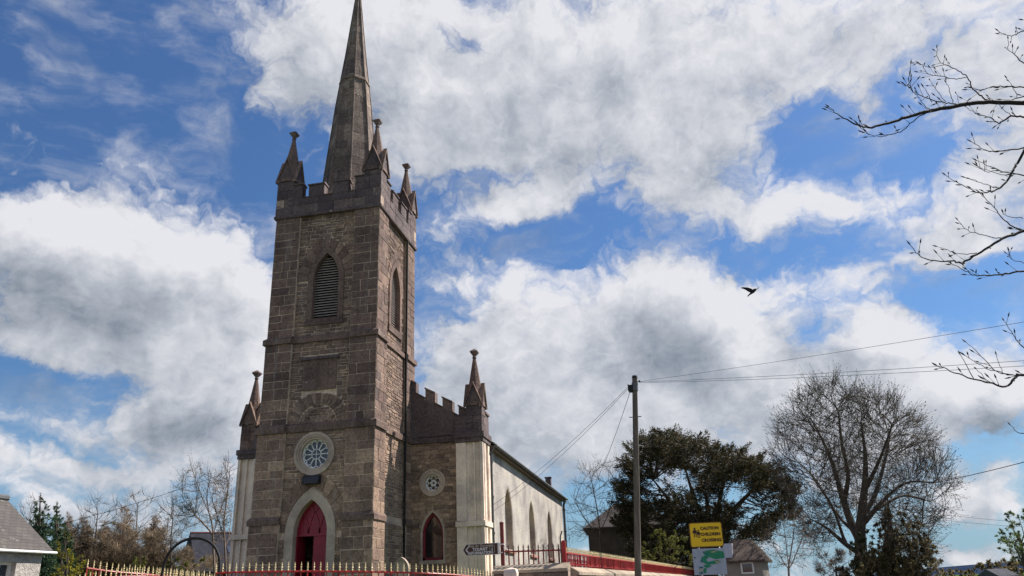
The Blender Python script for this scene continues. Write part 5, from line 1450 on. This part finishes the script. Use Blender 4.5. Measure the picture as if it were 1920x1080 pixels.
def crown_pts(poly, n, dist, depth, cx, hw, shell=.5, gaps=0.0):
    """points filling a crown whose outline from the street was measured off the photo; its depth is rounded"""
    xs = [p_[0] for p_ in poly]; ys = [p_[1] for p_ in poly]; out = []
    while len(out) < n:
        x, y = NR.uniform(min(xs), max(xs)), NR.uniform(min(ys), max(ys))
        if not in_poly(x, y, poly): continue
        dd = depth * math.sqrt(max(.05, 1 - min(1, abs(x - cx) / hw) ** 2)); t = NR.uniform(-1, 1)
        if NR.random() < shell: t = math.copysign(1 - abs(NR.normal()) * .25, t)
        q = at(x, y, dist + t * dd)
        if gaps and mnoise.noise(Vector(q) * .42) < -gaps: continue
        out.append(q)
    return np.array(out)


def resample3(P, s):
    L = [0.0]
    for a, b in zip(P[:-1], P[1:]): L.append(L[-1] + float(np.linalg.norm(b - a)))
    n = max(2, int(round(L[-1] / s))); out = []; j = 0
    for k in range(n + 1):
        d = L[-1] * k / n
        while j < len(L) - 2 and L[j + 1] < d: j += 1
        f = (d - L[j]) / max(1e-9, L[j + 1] - L[j]); out.append(P[j] * (1 - f) + P[j + 1] * f)
    return out


def limb_nodes(paths, step=.5, rads=None):
    """paths: lists of (x, y, dist); first path starts at the ground, the others start at a node of an earlier one"""
    nodes = []; par = []; rr = []
    for ip, path in enumerate(paths):
        P = [at(*q) for q in path]; P = catmull(P, 8); P = resample3([np.array(q) for q in P], step) if len(P) > 1 else P
        prev = -1
        if nodes:
            d = np.linalg.norm(np.array(nodes) - P[0], axis=1); prev = int(np.argmin(d)); P = P[1:]
        ra, rb = rads[ip] if rads else (0, 0)
        for k, q in enumerate(P):
            nodes.append(q); par.append(prev); prev = len(nodes) - 1; rr.append(ra + (rb - ra) * k / max(1, len(P) - 1))
    return nodes, par, rr




def bare_tree(name, label, paths, poly, n, dist, depth, mat, r0=.012, rmax=.4, step=.45, kill=.75, infl=4.0, twigs=1, tw_len=.7, tw_r=.009, bud=None, bud_len=.08, group=None, thin=.03, cat='tree', shell=.4, budn=2, expo=2.3, rads=None, gaps=0.0):
    nodes, par, lr = limb_nodes(paths, step, rads)
    b0 = nodes[0].copy()
    xs = [p_[0] for p_ in poly]; cx = (min(xs) + max(xs)) / 2
    pts = crown_pts(poly, n, dist, depth, cx, (max(xs) - min(xs)) / 2, shell, gaps)
    nodes, par = colonize(pts, nodes, par, step, infl, kill)
    r = radii(par, r0, expo); r = r0 + (r - r0) * min(1.0, (rmax - r0) / (r.max() - r0 + 1e-9)) if r.max() > rmax else r
    r[:len(lr)] = np.maximum(r[:len(lr)], lr)
    t = thing(name, label, cat, (b0[0], b0[1], 0), group)
    # root foot
    tree_mesh(nodes, par, r, mat, 'trunk_and_branches', t, twigs, tw_len, tw_r, bud, bud_len, thin=thin, budn=budn)
    f = MB(); f.tube([(b0[0], b0[1], -.15), tuple(b0 + np.array((0, 0, .05)))], [r[0] * 1.35, r[0]], 8); f.build('trunk_foot', mat, t)
    return t


# the big sycamore just coming into leaf
SYC_POLY = [(1446, 838), (1462, 820), (1456, 788), (1480, 772), (1488, 748), (1512, 745), (1530, 722), (1552, 728), (1568, 714), (1590, 730), (1625, 733), (1645, 750), (1672, 748), (1690, 775), (1716, 782), (1724, 812), (1750, 822), (1752, 850), (1782, 872), (1772, 892), (1802, 912), (1790, 935), (1808, 955), (1772, 972), (1745, 1000), (1742, 1055), (1690, 1050), (1660, 1000), (1640, 955), (1600, 955), (1565, 1000), (1535, 1030), (1500, 1000), (1485, 960), (1462, 905)]
SD = 50.0
syc_paths = [[(1617, 1092, SD), (1616, 1050, SD), (1613, 1005, SD), (1616, 960, SD - .3), (1622, 905, SD - .8), (1622, 850, SD - 1.2), (1614, 790, SD - 1.5)],
             [(1614, 1015, SD), (1598, 985, SD + .4), (1582, 940, SD + .8), (1568, 890, SD + 1.2), (1545, 830, SD + 1.8), (1520, 785, SD + 2.4)],
             [(1582, 945, SD + .8), (1590, 890, SD - .5), (1578, 830, SD - 1.5), (1572, 770, SD - 2)],
             [(1616, 970, SD), (1640, 930, SD + 1), (1655, 880, SD + 1.8), (1668, 820, SD + 2.4)],
             [(1622, 920, SD - .6), (1650, 860, SD - 1.8), (1672, 800, SD - 3)],
             [(1617, 985, SD), (1655, 940, SD - 1), (1700, 905, SD - 1.8), (1750, 905, SD - 2.2)],
             [(1630, 965, SD), (1690, 930, SD + 1.5), (1745, 940, SD + 2.4)],
             [(1616, 1040, SD), (1585, 1020, SD - .8), (1550, 990, SD - 1.6), (1510, 968, SD - 2.2)],
             [(1605, 1000, SD), (1570, 965, SD + 1.5), (1530, 900, SD + 2.6), (1490, 860, SD + 3.2)],
             [(1585, 1018, SD - .6), (1560, 950, SD - 2.2), (1520, 890, SD - 3.2)]]
bare_tree('sycamore_tree', 'big round headed tree nearly bare with tiny opening leaves right of the signs', syc_paths, SYC_POLY, 9500, SD, 5.2, M['bark'], .011, .52, .38, .50, 3.0, 3, 1.1, .0105, M['bud'], .09, thin=.022, budn=1, expo=2.05, shell=.66, gaps=.12, rads=[(.42, .035), (.25, .03), (.15, .025), (.16, .025), (.13, .025), (.14, .025), (.10, .02), (.17, .02), (.11, .02), (.10, .02)])

# bare trees left of the tower
bare_tree('bare_tree', 'pale barked bare tree with upright twigs against the left flank of the church', [[(424, 1088, 48.0), (422, 1030, 48.0), (420, 980, 48.0), (426, 930, 48.0), (430, 890, 48.0)], [(421, 1010, 48.0), (405, 960, 48.4), (392, 915, 48.6)], [(428, 1020, 48.0), (434, 960, 49.5)]],
          [(395, 965), (402, 900), (416, 868), (432, 864), (440, 900), (434, 1000), (400, 1030)], 520, 48, 2.4, M['bark_pale'], .011, .17, .36, .5, 3.0, 2, .6, .0085, M['bud'], .06, group='bare trees left of the church')
bare_tree('bare_tree', 'wide sparse bare tree with one tall leader rising behind the black hoop', [[(403, 1085, 50.0), (400, 1030, 50.0), (396, 975, 50.0), (378, 930, 50.0), (362, 885, 50.0), (358, 872, 50.0)], [(398, 1000, 50.0), (370, 970, 50.5), (345, 950, 34)], [(398, 1010, 50.0), (412, 960, 49.6), (425, 925, 49.3)], [(396, 985, 50.0), (388, 930, 50.2), (395, 895, 50.4)]],
          [(312, 960), (330, 915), (355, 880), (372, 885), (395, 880), (425, 905), (435, 960), (415, 1000), (360, 1000), (325, 1000)], 520, 50, 3.2, M['bark_pale'], .011, .17, .40, .58, 3.2, 2, .65, .0085, M['bud'], .06, group='bare trees left of the church')
for lb, px, pw, top_, ds in (('thin grey bare tree showing above the brown conifer tops', 255, 60, 925, 60), ('faint bare tree between the dark spruce and the brown conifers', 180, 50, 938, 52), ('small faint bare tree just left of the dark spruce', 55, 34, 940, 52), ('bushy bare tree showing between brown conifers and the black hoop', 322, 34, 935, 44)):
    bare_tree('bare_tree', lb, [[(px, 1085, ds), (px - 2, 1020, ds), (px + 1, 985, ds), (px + 3, top_ + 25, ds)]], [(px - pw, 990), (px - pw * .8, top_ + 20), (px, top_ - 8), (px + pw * .8, top_ + 14), (px + pw, 985), (px + pw * .5, 1050), (px - pw * .5, 1050)], 330, ds, 2.0, M['bark'], .009, .12, .35, .5, 2.6, 2, .6, .008, None, group='bare trees left of the church')
# bare trees right of the nave
bare_tree('bare_tree', 'loose bare tree between the nave end and the utility pole', [[(1128, 1085, 55), (1126, 1020, 55), (1122, 970, 55), (1112, 915, 55), (1105, 885, 55)], [(1125, 1000, 55), (1145, 950, 55.5), (1152, 905, 56)], [(1125, 1010, 55), (1095, 970, 54), (1078, 940, 53.5)]],
          [(1062, 985), (1068, 920), (1085, 880), (1110, 868), (1140, 872), (1160, 858), (1172, 880), (1160, 960), (1100, 1020), (1068, 1030)], 520, 55, 3.0, M['bark'], .010, .15, .4, .6, 3.0, 2, .75, .008, M['bud'], .06, group='bare trees right of the nave')
bare_tree('bare_tree', 'low many stemmed reddish bare tree between the yew and the big round tree', [[(1480, 1090, 40), (1478, 1060, 40), (1474, 1020, 40), (1470, 985, 40)], [(1479, 1070, 40), (1455, 1030, 40.3), (1440, 1005, 40.5)], [(1479, 1070, 40), (1500, 1020, 40), (1508, 985, 40)], [(1478, 1065, 40), (1487, 1010, 39.4), (1490, 975, 39)]],
          [(1420, 1030), (1432, 990), (1465, 968), (1500, 965), (1530, 985), (1540, 1040), (1500, 1070), (1450, 1070)], 520, 40, 1.8, M['bark_pale'], .008, .09, .28, .38, 2.0, 2, .45, .006, M['bud'], .05, group='bare trees right of the nave')

# ---- leafy crowns
def clump_crown(name, label, clumps, mat, dist, depth, per, leaf, base, trunk_r, bark, cat='tree', droop=0.0, group=None, sub=14, limbs=True, upw=.35, aspect=.3, top=None, swell=1.0, long=1.0):
    """crown of many sprigs: clumps are (x, y, radius in photo px); every clump holds sub-clumps, each a spray of blades"""
    b0 = at(base[0], base[1], dist); b0[2] = max(b0[2], 0) * 0
    t = thing(name, label, cat, (b0[0], b0[1], 0), group)
    Cs, Ds, Ls = [], [], []; cents = []
    mpp = dist / FPX * 1.08 * swell
    for x, y, rp in clumps:
        c = at(x, y, dist + NR.uniform(-1, 1) * depth); rr = rp * mpp; cents.append((c, rr))
        for k in range(max(4, int(sub * (rp / 30) ** 2))):
            d = rand_dirs(1)[0]; s = c + d * rr * NR.uniform(.25, 1.0) ** .6 * np.array((1, 1, .8))
            out = d * .7 + np.array((0, 0, upw)) + NR.normal(size=3) * .35; out /= np.linalg.norm(out)
            n = int(per * NR.uniform(.5, 1.4) * min(1.0, .35 + rr / .6)); L = rr * NR.uniform(.25, .6) / swell * long
            tpos = NR.random(n) ** .8
            C_ = s + out * (tpos * L)[:, None] + NR.normal(size=(n, 3)) * (L * .20 * (1.05 - tpos))[:, None]
            C_[:, 2] -= droop * tpos ** 2 * L
            D_ = out * .6 + NR.normal(size=(n, 3)) * .6; D_[:, 2] -= droop * .4; D_ /= np.linalg.norm(D_, axis=1, keepdims=True)
            Cs.append(C_); Ds.append(D_); Ls.append(NR.uniform(.55, 1.35, n) * leaf * min(1.0, rr / .32))
    C_, D_, L_ = np.concatenate(Cs), np.concatenate(Ds), np.concatenate(Ls)
    v_, f_ = quads(C_, D_, L_, L_ * aspect * NR.uniform(.7, 1.3, len(L_)))
    np_mesh('crown', v_, f_, mat, t)
    mb = MB(); b0[2] = -.1; tb = top if top is not None else np.mean([c for c, _ in cents], axis=0)
    tr_top = np.array((tb[0], tb[1], tb[2])); mid = b0 * .5 + tr_top * .5 + NR.normal(size=3) * .1
    mb.tube([b0, mid, tr_top], [trunk_r * 1.3, trunk_r, trunk_r * .5], 8)
    if limbs:
        for c, rr in cents:
            s = b0 + (tr_top - b0) * NR.uniform(.45, .95); m_ = (s + c) / 2 + np.array((0, 0, -.06 * np.linalg.norm(c - s))) + NR.normal(size=3) * .12
            mb.tube([s, m_, c], [trunk_r * .38, trunk_r * .24, trunk_r * .07], 5)
    mb.build('trunk', bark, t); return t


from mathutils import noise as mnoise
YEW_POLY = [(1150, 986), (1162, 962), (1128, 948), (1166, 934), (1152, 905), (1182, 890), (1164, 868), (1190, 858), (1176, 834), (1199, 840), (1198, 812), (1216, 822), (1231, 806), (1248, 820), (1262, 812), (1278, 812), (1296, 823), (1308, 820), (1321, 816), (1330, 832), (1341, 828), (1354, 842), (1363, 836), (1378, 850), (1393, 838), (1400, 862), (1418, 852), (1428, 872), (1446, 872), (1460, 880), (1474, 900), (1496, 920), (1486, 940), (1498, 962), (1470, 972), (1446, 968), (1452, 992), (1438, 1008), (1400, 1002), (1388, 1040), (1350, 1062), (1280, 1062), (1215, 1058), (1180, 1030), (1168, 1000)]
YEW_GAPS = [(1278, 902, 32, 34, 1.0), (1378, 928, 54, 26, 1.0), (1236, 925, 20, 22, .95), (1412, 965, 32, 15, .95), (1190, 925, 15, 15, .8), (1322, 940, 24, 20, .8), (1442, 948, 18, 13, .8), (1300, 860, 14, 10, .7), (1215, 870, 12, 10, .7)]


def yew():
    dist, depth = 56.0, 5.0
    b0 = at(1330, 1085, dist); b0[2] = 0
    t = thing('yew_tree', 'broad very dark yew with ragged brown tipped boughs behind the caution sign', 'tree', (b0[0], b0[1], 0))
    Cs, Ds, Ls = [], [], []; S = []
    xs = [q[0] for q in YEW_POLY]; ys = [q[1] for q in YEW_POLY]
    while len(S) < 1350:
        x, y = NR.uniform(min(xs), max(xs)), NR.uniform(min(ys), max(ys))
        if not in_poly(x, y, YEW_POLY): continue
        dd = depth * math.sqrt(max(.1, 1 - ((x - 1325) / 185) ** 2)); s = at(x, y, dist + NR.uniform(-1, 1) * dd)
        if NR.random() < max([0] + [w * math.exp(-(((x - gx) / rx) ** 2 + ((y - gy) / ry) ** 2) ** 2) for gx, gy, rx, ry, w in YEW_GAPS]): continue
        if mnoise.noise(Vector(s) * .5) < -.16: continue
        S.append(s)
        rad = s - b0; hz_ = np.array((rad[0], rad[1], 0)); hz_ /= np.linalg.norm(hz_) + 1e-9
        ax = hz_ * .7 + np.array((0, 0, .50)) + NR.normal(size=3) * .38; ax /= np.linalg.norm(ax)
        n = 130; L = NR.uniform(.75, 1.85); tp = NR.random(n) ** .75
        sd = np.cross(ax, (0, 0, 1.0)); sd /= np.linalg.norm(sd) + 1e-9
        spread = (1.08 - tp) * L * .34
        C_ = s - ax * L * .6 + ax * (tp * L)[:, None] + sd * (NR.normal(size=n) * spread)[:, None]
        C_[:, 2] += NR.normal(size=n) * .07 - .30 * np.abs(NR.normal(size=n)) * spread
        D_ = ax * .8 + sd * (np.sign(NR.normal(size=n)) * .45)[:, None] + NR.normal(size=(n, 3)) * .3; D_[:, 2] -= .25; D_ /= np.linalg.norm(D_, axis=1, keepdims=True)
        Cs.append(C_); Ds.append(D_); Ls.append(NR.uniform(.6, 1.3, n) * .20)
    C_, D_, L_ = np.concatenate(Cs), np.concatenate(Ds), np.concatenate(Ls)
    v_, f_ = quads(C_, D_, L_, L_ * .26 * NR.uniform(.7, 1.3, len(L_)))
    np_mesh('crown', v_, f_, M['yew'], t)
    mb = MB(); b0[2] = -.1
    tops = [at(1318, 905, dist), at(1285, 880, dist - .9), at(1360, 890, dist + 1), at(1225, 900, dist + 1.2), at(1420, 910, dist - .4)]
    fork = at(1326, 1010, dist); mb.tube([b0, (b0 + fork) / 2 + np.array((.05, 0, 0)), fork], [.55, .5, .42], 9)
    tr = []
    for q in tops:
        m_ = fork * .5 + q * .5 + NR.normal(size=3) * .25; pts_ = catmull([fork, m_, q], 6); tr += pts_; mb.tube(pts_, np.linspace(.27, .06, len(pts_)), 6)
    tr = np.array(tr)
    for s in S[::5]:
        o = tr[np.argmin(np.linalg.norm(tr - s, axis=1) + np.abs(tr[:, 2] - s[2] + .5) * .6)]
        m_ = (o + s) / 2 + NR.normal(size=3) * .12 - np.array((0, 0, .08)); mb.tube([o, m_, s], [.05, .03, .009], 4)
    mb.build('trunk', M['bark'], t)


yew()


def cone_clumps(x, top_, bot, w, rows, r0=4, r1=16):
    r0 = min(r0, 4)
    out = []
    for k in range(rows):
        f = k / (rows - 1); y = top_ + (bot - top_) * f; ww = w * (.10 + .9 * f)
        for j in range(1 + int(3.2 * f + .5)):
            out.append((x + NR.uniform(-1, 1) * ww, y + NR.uniform(-6, 6), r0 + (r1 - r0) * f * NR.uniform(.7, 1.2)))
    out += [(x, top_ - 3, 2.2), (x + NR.uniform(-1, 1), top_ - 7, 1.4), (x, top_ + 4, 3)]; return out


clump_crown('spruce_tree', 'tallest dark green spruce beside the cottage roof', cone_clumps(76, 932, 1075, 34, 16, 7, 17), M['spruce'], 45, 1.2, 40, .20, (78, 1088), .22, M['bark'], sub=55, upw=.15, droop=.25, group='conifers beyond the churchyard', aspect=.3)
clump_crown('spruce_tree', 'shorter dark green spruce touching the tallest one on its right', cone_clumps(106, 948, 1075, 20, 13, 7, 15), M['spruce'], 47, 1.0, 40, .20, (106, 1088), .2, M['bark'], sub=55, upw=.15, droop=.25, group='conifers beyond the churchyard', aspect=.3)
for lb, x, tp, w, mm in (('slim brown conifer right beside the dark spruces', 128, 968, 11, 'brownconifer'), ('brown conifer with pointed top above the yellow bush', 157, 975, 22, 'brownconifer'), ('tall brown conifer with the highest top of the brown group', 235, 955, 34, 'brownconifer'), ('brown conifer with small pointed top left of the black hoop', 289, 972, 24, 'brownconifer'), ('low brown conifer between the pointed top and the highest brown one', 195, 985, 26, 'brownconifer')):
    clump_crown('brown_conifer', lb, cone_clumps(x, tp, 1080, w, 14, 6, 17), M[mm], 54 + NR.uniform(-2, 2), 1.6, 60, .38, (x, 1090), .10, M['bark_pale'], sub=30, upw=.55, droop=.1, group='brown conifers left of the hoop', aspect=.07)
clump_crown('hedge', 'brown leafless hedge filling the gap below the brown conifers', [(x, 1050 + NR.uniform(-14, 14), 18) for x in range(150, 345, 12)] + [(x, 1018 + NR.uniform(-12, 10), 16) for x in range(170, 330, 16)] + [(x, 1062 + NR.uniform(-6, 8), 13) for x in range(345, 440, 11)], M['brownconifer'], 52, 1.2, 60, .44, (250, 1095), .08, M['bark'], cat='hedge', sub=26, upw=.9, limbs=False, aspect=.045)
clump_crown('forsythia_bush', 'yellow green flowering bush at the corner of the cottage', [(112, 1015, 9), (120, 1030, 12), (132, 1045, 13), (116, 1055, 14), (140, 1066, 15), (122, 1076, 15), (155, 1072, 13), (150, 1055, 10), (108, 1072, 12), (126, 1010, 7), (118, 992, 6)], M['yellowleaf'], 27, .5, 36, .085, (128, 1095), .05, M['bark'], cat='bush', sub=34, upw=.5, aspect=.45)
clump_crown('garden_shrub', 'small green shrub low under the black hoop', [(325, 1062, 12), (345, 1066, 12), (372, 1056, 9), (300, 1066, 12), (270, 1062, 13), (245, 1064, 13)], M['olive'], 45, .8, 44, .14, (330, 1095), .04, M['bark'], cat='bush', sub=26, upw=.4, aspect=.4)
clump_crown('olive_bush', 'rounded olive green bush between the utility pole and the yellow sign', [(1232, 1010, 15), (1250, 1005, 14), (1268, 1020, 16), (1222, 1030, 16), (1245, 1032, 18), (1280, 1040, 14), (1210, 1046, 12), (1260, 1050, 16), (1290, 1052, 10), (1232, 1052, 16)], M['olive'], 43, .9, 130, .085, (1248, 1090), .07, M['bark'], cat='bush', sub=34, upw=.7, aspect=.32)
clump_crown('ivy_clad_conifer', 'narrow brown green conifer standing in front of the big bare tree', cone_clumps(1663, 925, 1085, 26, 16, 7, 17), M['shrub'], 46, .9, 60, .13, (1663, 1092), .14, M['bark'], sub=60, upw=.4, aspect=.3)
clump_crown('dark_shrub', 'dark ivy mass round the foot of the big bare tree', [(1617, 1030, 14), (1622, 1055, 18), (1600, 1068, 18), (1640, 1072, 18), (1612, 1080, 20), (1625, 1005, 9)], M['ivy'], 48, .9, 44, .15, (1617, 1094), .1, M['bark'], cat='bush', sub=64, upw=.3, aspect=.5)
clump_crown('dark_shrub', 'wide brown green shrub right of the ivy clad tree foot', [(1690, 1035, 20), (1715, 1042, 20), (1735, 1060, 18), (1700, 1065, 22), (1672, 1060, 20), (1745, 1078, 16), (1720, 1080, 18), (1695, 1000, 16), (1718, 1010, 15), (1655, 1045, 16), (1690, 975, 10), (1712, 985, 11), (1735, 1020, 14), (1748, 1045, 12), (1680, 1020, 16)], M['shrub'], 47, 1.2, 70, .12, (1705, 1094), .1, M['bark'], cat='bush', sub=64, upw=.5, aspect=.35)
clump_crown('dark_shrub', 'twiggy brown shrub left of the ivy clad tree foot', [(1560, 1045, 16), (1580, 1055, 16), (1550, 1068, 16), (1575, 1076, 18), (1595, 1050, 12), (1540, 1080, 12)], M['brownconifer'], 47, 1.0, 50, .32, (1570, 1094), .08, M['bark'], cat='bush', sub=26, upw=.7, aspect=.07)
clump_crown('leafy_tree', 'fresh green tree coming into leaf cut by the right edge of the photo', [(1895, 975, 12), (1910, 968, 14), (1925, 985, 20), (1892, 1000, 13), (1908, 1005, 16), (1885, 1020, 10), (1900, 1032, 15), (1922, 1020, 18), (1940, 1000, 22), (1945, 970, 18), (1918, 1045, 16), (1880, 1004, 7)], M['fresh'], 55, 1.8, 70, .10, (1925, 1092), .12, M['bark'], sub=40, upw=.5, aspect=.4)
clump_crown('field_hedge', 'dark olive hedge low along the right edge below the leafy tree', [(x, 1066 + NR.uniform(-4, 5) - max(0, (x - 1880)) * .15, 10) for x in range(1842, 1960, 9)] + [(x, 1078, 9) for x in range(1760, 1960, 12)], M['shrub'], 85, 2.0, 36, .26, (1900, 1092), .06, M['bark'], cat='hedge', sub=34, upw=.3, limbs=False, aspect=.4)
clump_crown('leafy_plant', 'small tuft of green growing on the gutter at the far nave corner', [(1062, 938, 3.2), (1064, 943, 2.4)], M['olive'], 59.5, .05, 26, .16, (1062, 950), .01, M['bark'], cat='plant', sub=300, upw=.3, limbs=False, aspect=.3, top=at(1062, 942, 59.5))

# ---- overhanging beech branches at the top right
BR = [  # each: photo pixels along the branch (base first), start depth, end depth, base radius in mm
    ([(2010, 192), (1920, 193.5), (1855, 191), (1801, 197), (1742, 208), (1710, 217), (1666, 231), (1628, 239), (1608, 234), (1575, 217), (1554, 201)], 9.2, 7.4, 19),
    ([(1742, 208), (1716, 223), (1694, 244), (1666, 253), (1644, 256), (1625, 249), (1608, 235)], 8.3, 7.7, 6),
    ([(1855, 190), (1836, 178), (1823, 164), (1814, 146), (1792, 129), (1771, 121), (1757, 107), (1758, 90)], 8.9, 9.4, 9),
    ([(1811, 145), (1789, 148), (1760, 142), (1738, 137), (1729, 121), (1714, 117)], 9.1, 9.6, 5),
    ([(1774, 121), (1742, 126), (1730, 121)], 9.2, 9.3, 4),
    ([(1801, 196), (1779, 193), (1754, 189), (1729, 179), (1712, 172), (1704, 162), (1697, 160)], 8.7, 8.2, 7),
    ([(1712, 172), (1704, 154), (1704, 140)], 8.3, 8.1, 4), ([(1742, 206), (1729, 192), (1718, 176)], 8.4, 8.6, 4), ([(1773, 192), (1757, 170), (1743, 151)], 8.5, 8.9, 4), ([(1748, 191), (1732, 162)], 8.4, 8.2, 4), ([(1786, 193), (1781, 170), (1774, 154)], 8.6, 8.7, 4), ([(1798, 195), (1792, 176)], 8.7, 8.9, 3),
    ([(1990, 222), (1920, 219), (1896, 218), (1874, 230), (1855, 220), (1833, 214), (1812, 201)], 8.6, 9.3, 8), ([(1896, 217), (1872, 198)], 8.7, 8.5, 4),
    ([(2000, 165), (1920, 181), (1886, 190), (1855, 191)], 9.4, 8.9, 6), ([(1990, 160), (1920, 163), (1890, 162), (1867, 163), (1842, 168), (1823, 165)], 9.0, 8.6, 6), ([(1908, 181), (1899, 163), (1890, 151)], 9.2, 9.4, 4),
    ([(2000, 160), (1920, 118), (1899, 99), (1885, 90)], 8.0, 8.8, 6), ([(1890, 92), (1891, 72)], 8.7, 8.8, 3), ([(1990, 40), (1920, 58), (1897, 67), (1875, 61)], 8.4, 9.0, 5),
    ([(1990, 268), (1920, 277), (1871, 283), (1850, 282), (1822, 267)], 9.6, 9.0, 7), ([(1990, 345), (1920, 329), (1880, 321), (1833, 302)], 9.2, 8.5, 7), ([(1870, 320), (1850, 322), (1832, 311)], 8.9, 8.6, 4),
    ([(2000, 140), (1920, 285), (1902, 315), (1888, 340), (1868, 356), (1855, 360), (1837, 362), (1805, 347), (1772, 330)], 9.8, 8.3, 10), ([(1865, 353), (1840, 342), (1818, 335)], 9.0, 8.7, 4), ([(1890, 330), (1860, 322), (1832, 312)], 9.2, 9.6, 4),
    ([(2000, 470), (1920, 434), (1900, 425), (1880, 410), (1860, 385), (1838, 363)], 9.0, 8.7, 7),
    ([(2010, 410), (1920, 434), (1880, 447), (1840, 472), (1805, 492), (1785, 490), (1750, 489), (1725, 480), (1708, 460)], 8.8, 7.6, 10), ([(1880, 447), (1850, 442), (1815, 432), (1795, 412)], 8.5, 8.9, 5), ([(1832, 475), (1800, 476), (1771, 467)], 8.1, 8.4, 4), ([(1920, 410), (1890, 405), (1878, 396)], 8.9, 9.1, 4),
    ([(2000, 505), (1920, 509), (1880, 514), (1845, 516), (1825, 516), (1800, 502), (1785, 495)], 9.3, 8.7, 7), ([(1920, 492), (1900, 488), (1887, 475)], 9.2, 9.4, 4),
    ([(2010, 690), (1920, 702), (1905, 705), (1885, 725), (1855, 717), (1815, 707), (1775, 692), (1757, 685)], 8.2, 7.4, 9), ([(1905, 705), (1870, 697), (1840, 667), (1812, 642)], 8.1, 8.5, 5), ([(1890, 702), (1850, 690), (1810, 667)], 8.0, 7.7, 4), ([(1825, 709), (1800, 665)], 7.7, 7.9, 4), ([(1855, 717), (1830, 692)], 7.9, 8.2, 3), ([(1990, 690), (1920, 652), (1900, 627), (1883, 602)], 8.4, 8.9, 5), ([(1990, 770), (1920, 812), (1895, 797)], 8.6, 8.9, 5), ([(1880, 700), (1868, 665)], 8.1, 8.3, 3),
]
tb = at(2390, 1300, 9.5)
bt = thing('overhanging_tree', 'bare budding tree whose dark branches reach in from the right edge', 'tree', (tb[0], tb[1], 0))
mb = MB()
tk = [np.array((tb[0], tb[1], -.1)), at(2390, 900, 9.4), at(2350, 500, 9.2), at(2320, 150, 9.4), at(2300, -200, 9.8)]
mb.tube(catmull(tk, 6), np.linspace(.17, .06, len(catmull(tk, 6))), 10)


def budspindle(e, d, L=.055):
    d = d / (np.linalg.norm(d) + 1e-9); mb.tube([e, e + d * L * .4, e + d * L], [.0035, .0075, .001], 5)


for path, da, db, rmm in BR:
    n = len(path); P = [at(x, y, da + (db - da) * (k / (n - 1))) for k, (x, y) in enumerate(path)]
    if path[0][0] > 1960:                       # join the limb outside the frame
        hgt = P[0][2]; j = np.array((tk[2] + tk[3]) / 2); j = at(2330, 250 + path[0][1] * .45, 9.3); P = [j] + P; da_ = 1.6
        pts = catmull(P, 5); rad = np.linspace(rmm * 1.7, 2.6, len(pts)) / 1000
    else:
        pts = catmull(P, 5); rad = np.linspace(rmm, 2.4, len(pts)) / 1000
    pts = [q + NR.normal(size=3) * .004 for q in pts]
    mb.tube(pts, rad, 6, cap=False); budspindle(pts[-1], pts[-1] - pts[-3], .07)
    for k in range(6, len(pts) - 1):            # short spurs with buds
        if NR.random() < .42:
            d = pts[k] - pts[k - 1]; d = d / np.linalg.norm(d); s = np.cross(d, rand_dirs(1)[0]); s /= np.linalg.norm(s); dd = d * .8 + s * .7 + np.array((0, 0, .35)); dd /= np.linalg.norm(dd); L = NR.uniform(.02, .13)
            mb.tube([pts[k], pts[k] + dd * L], [.003, .0018], 4, cap=False); budspindle(pts[k] + dd * L, dd)
mb.build('trunk_and_branches', M['bark_near'], bt, recalc=False)
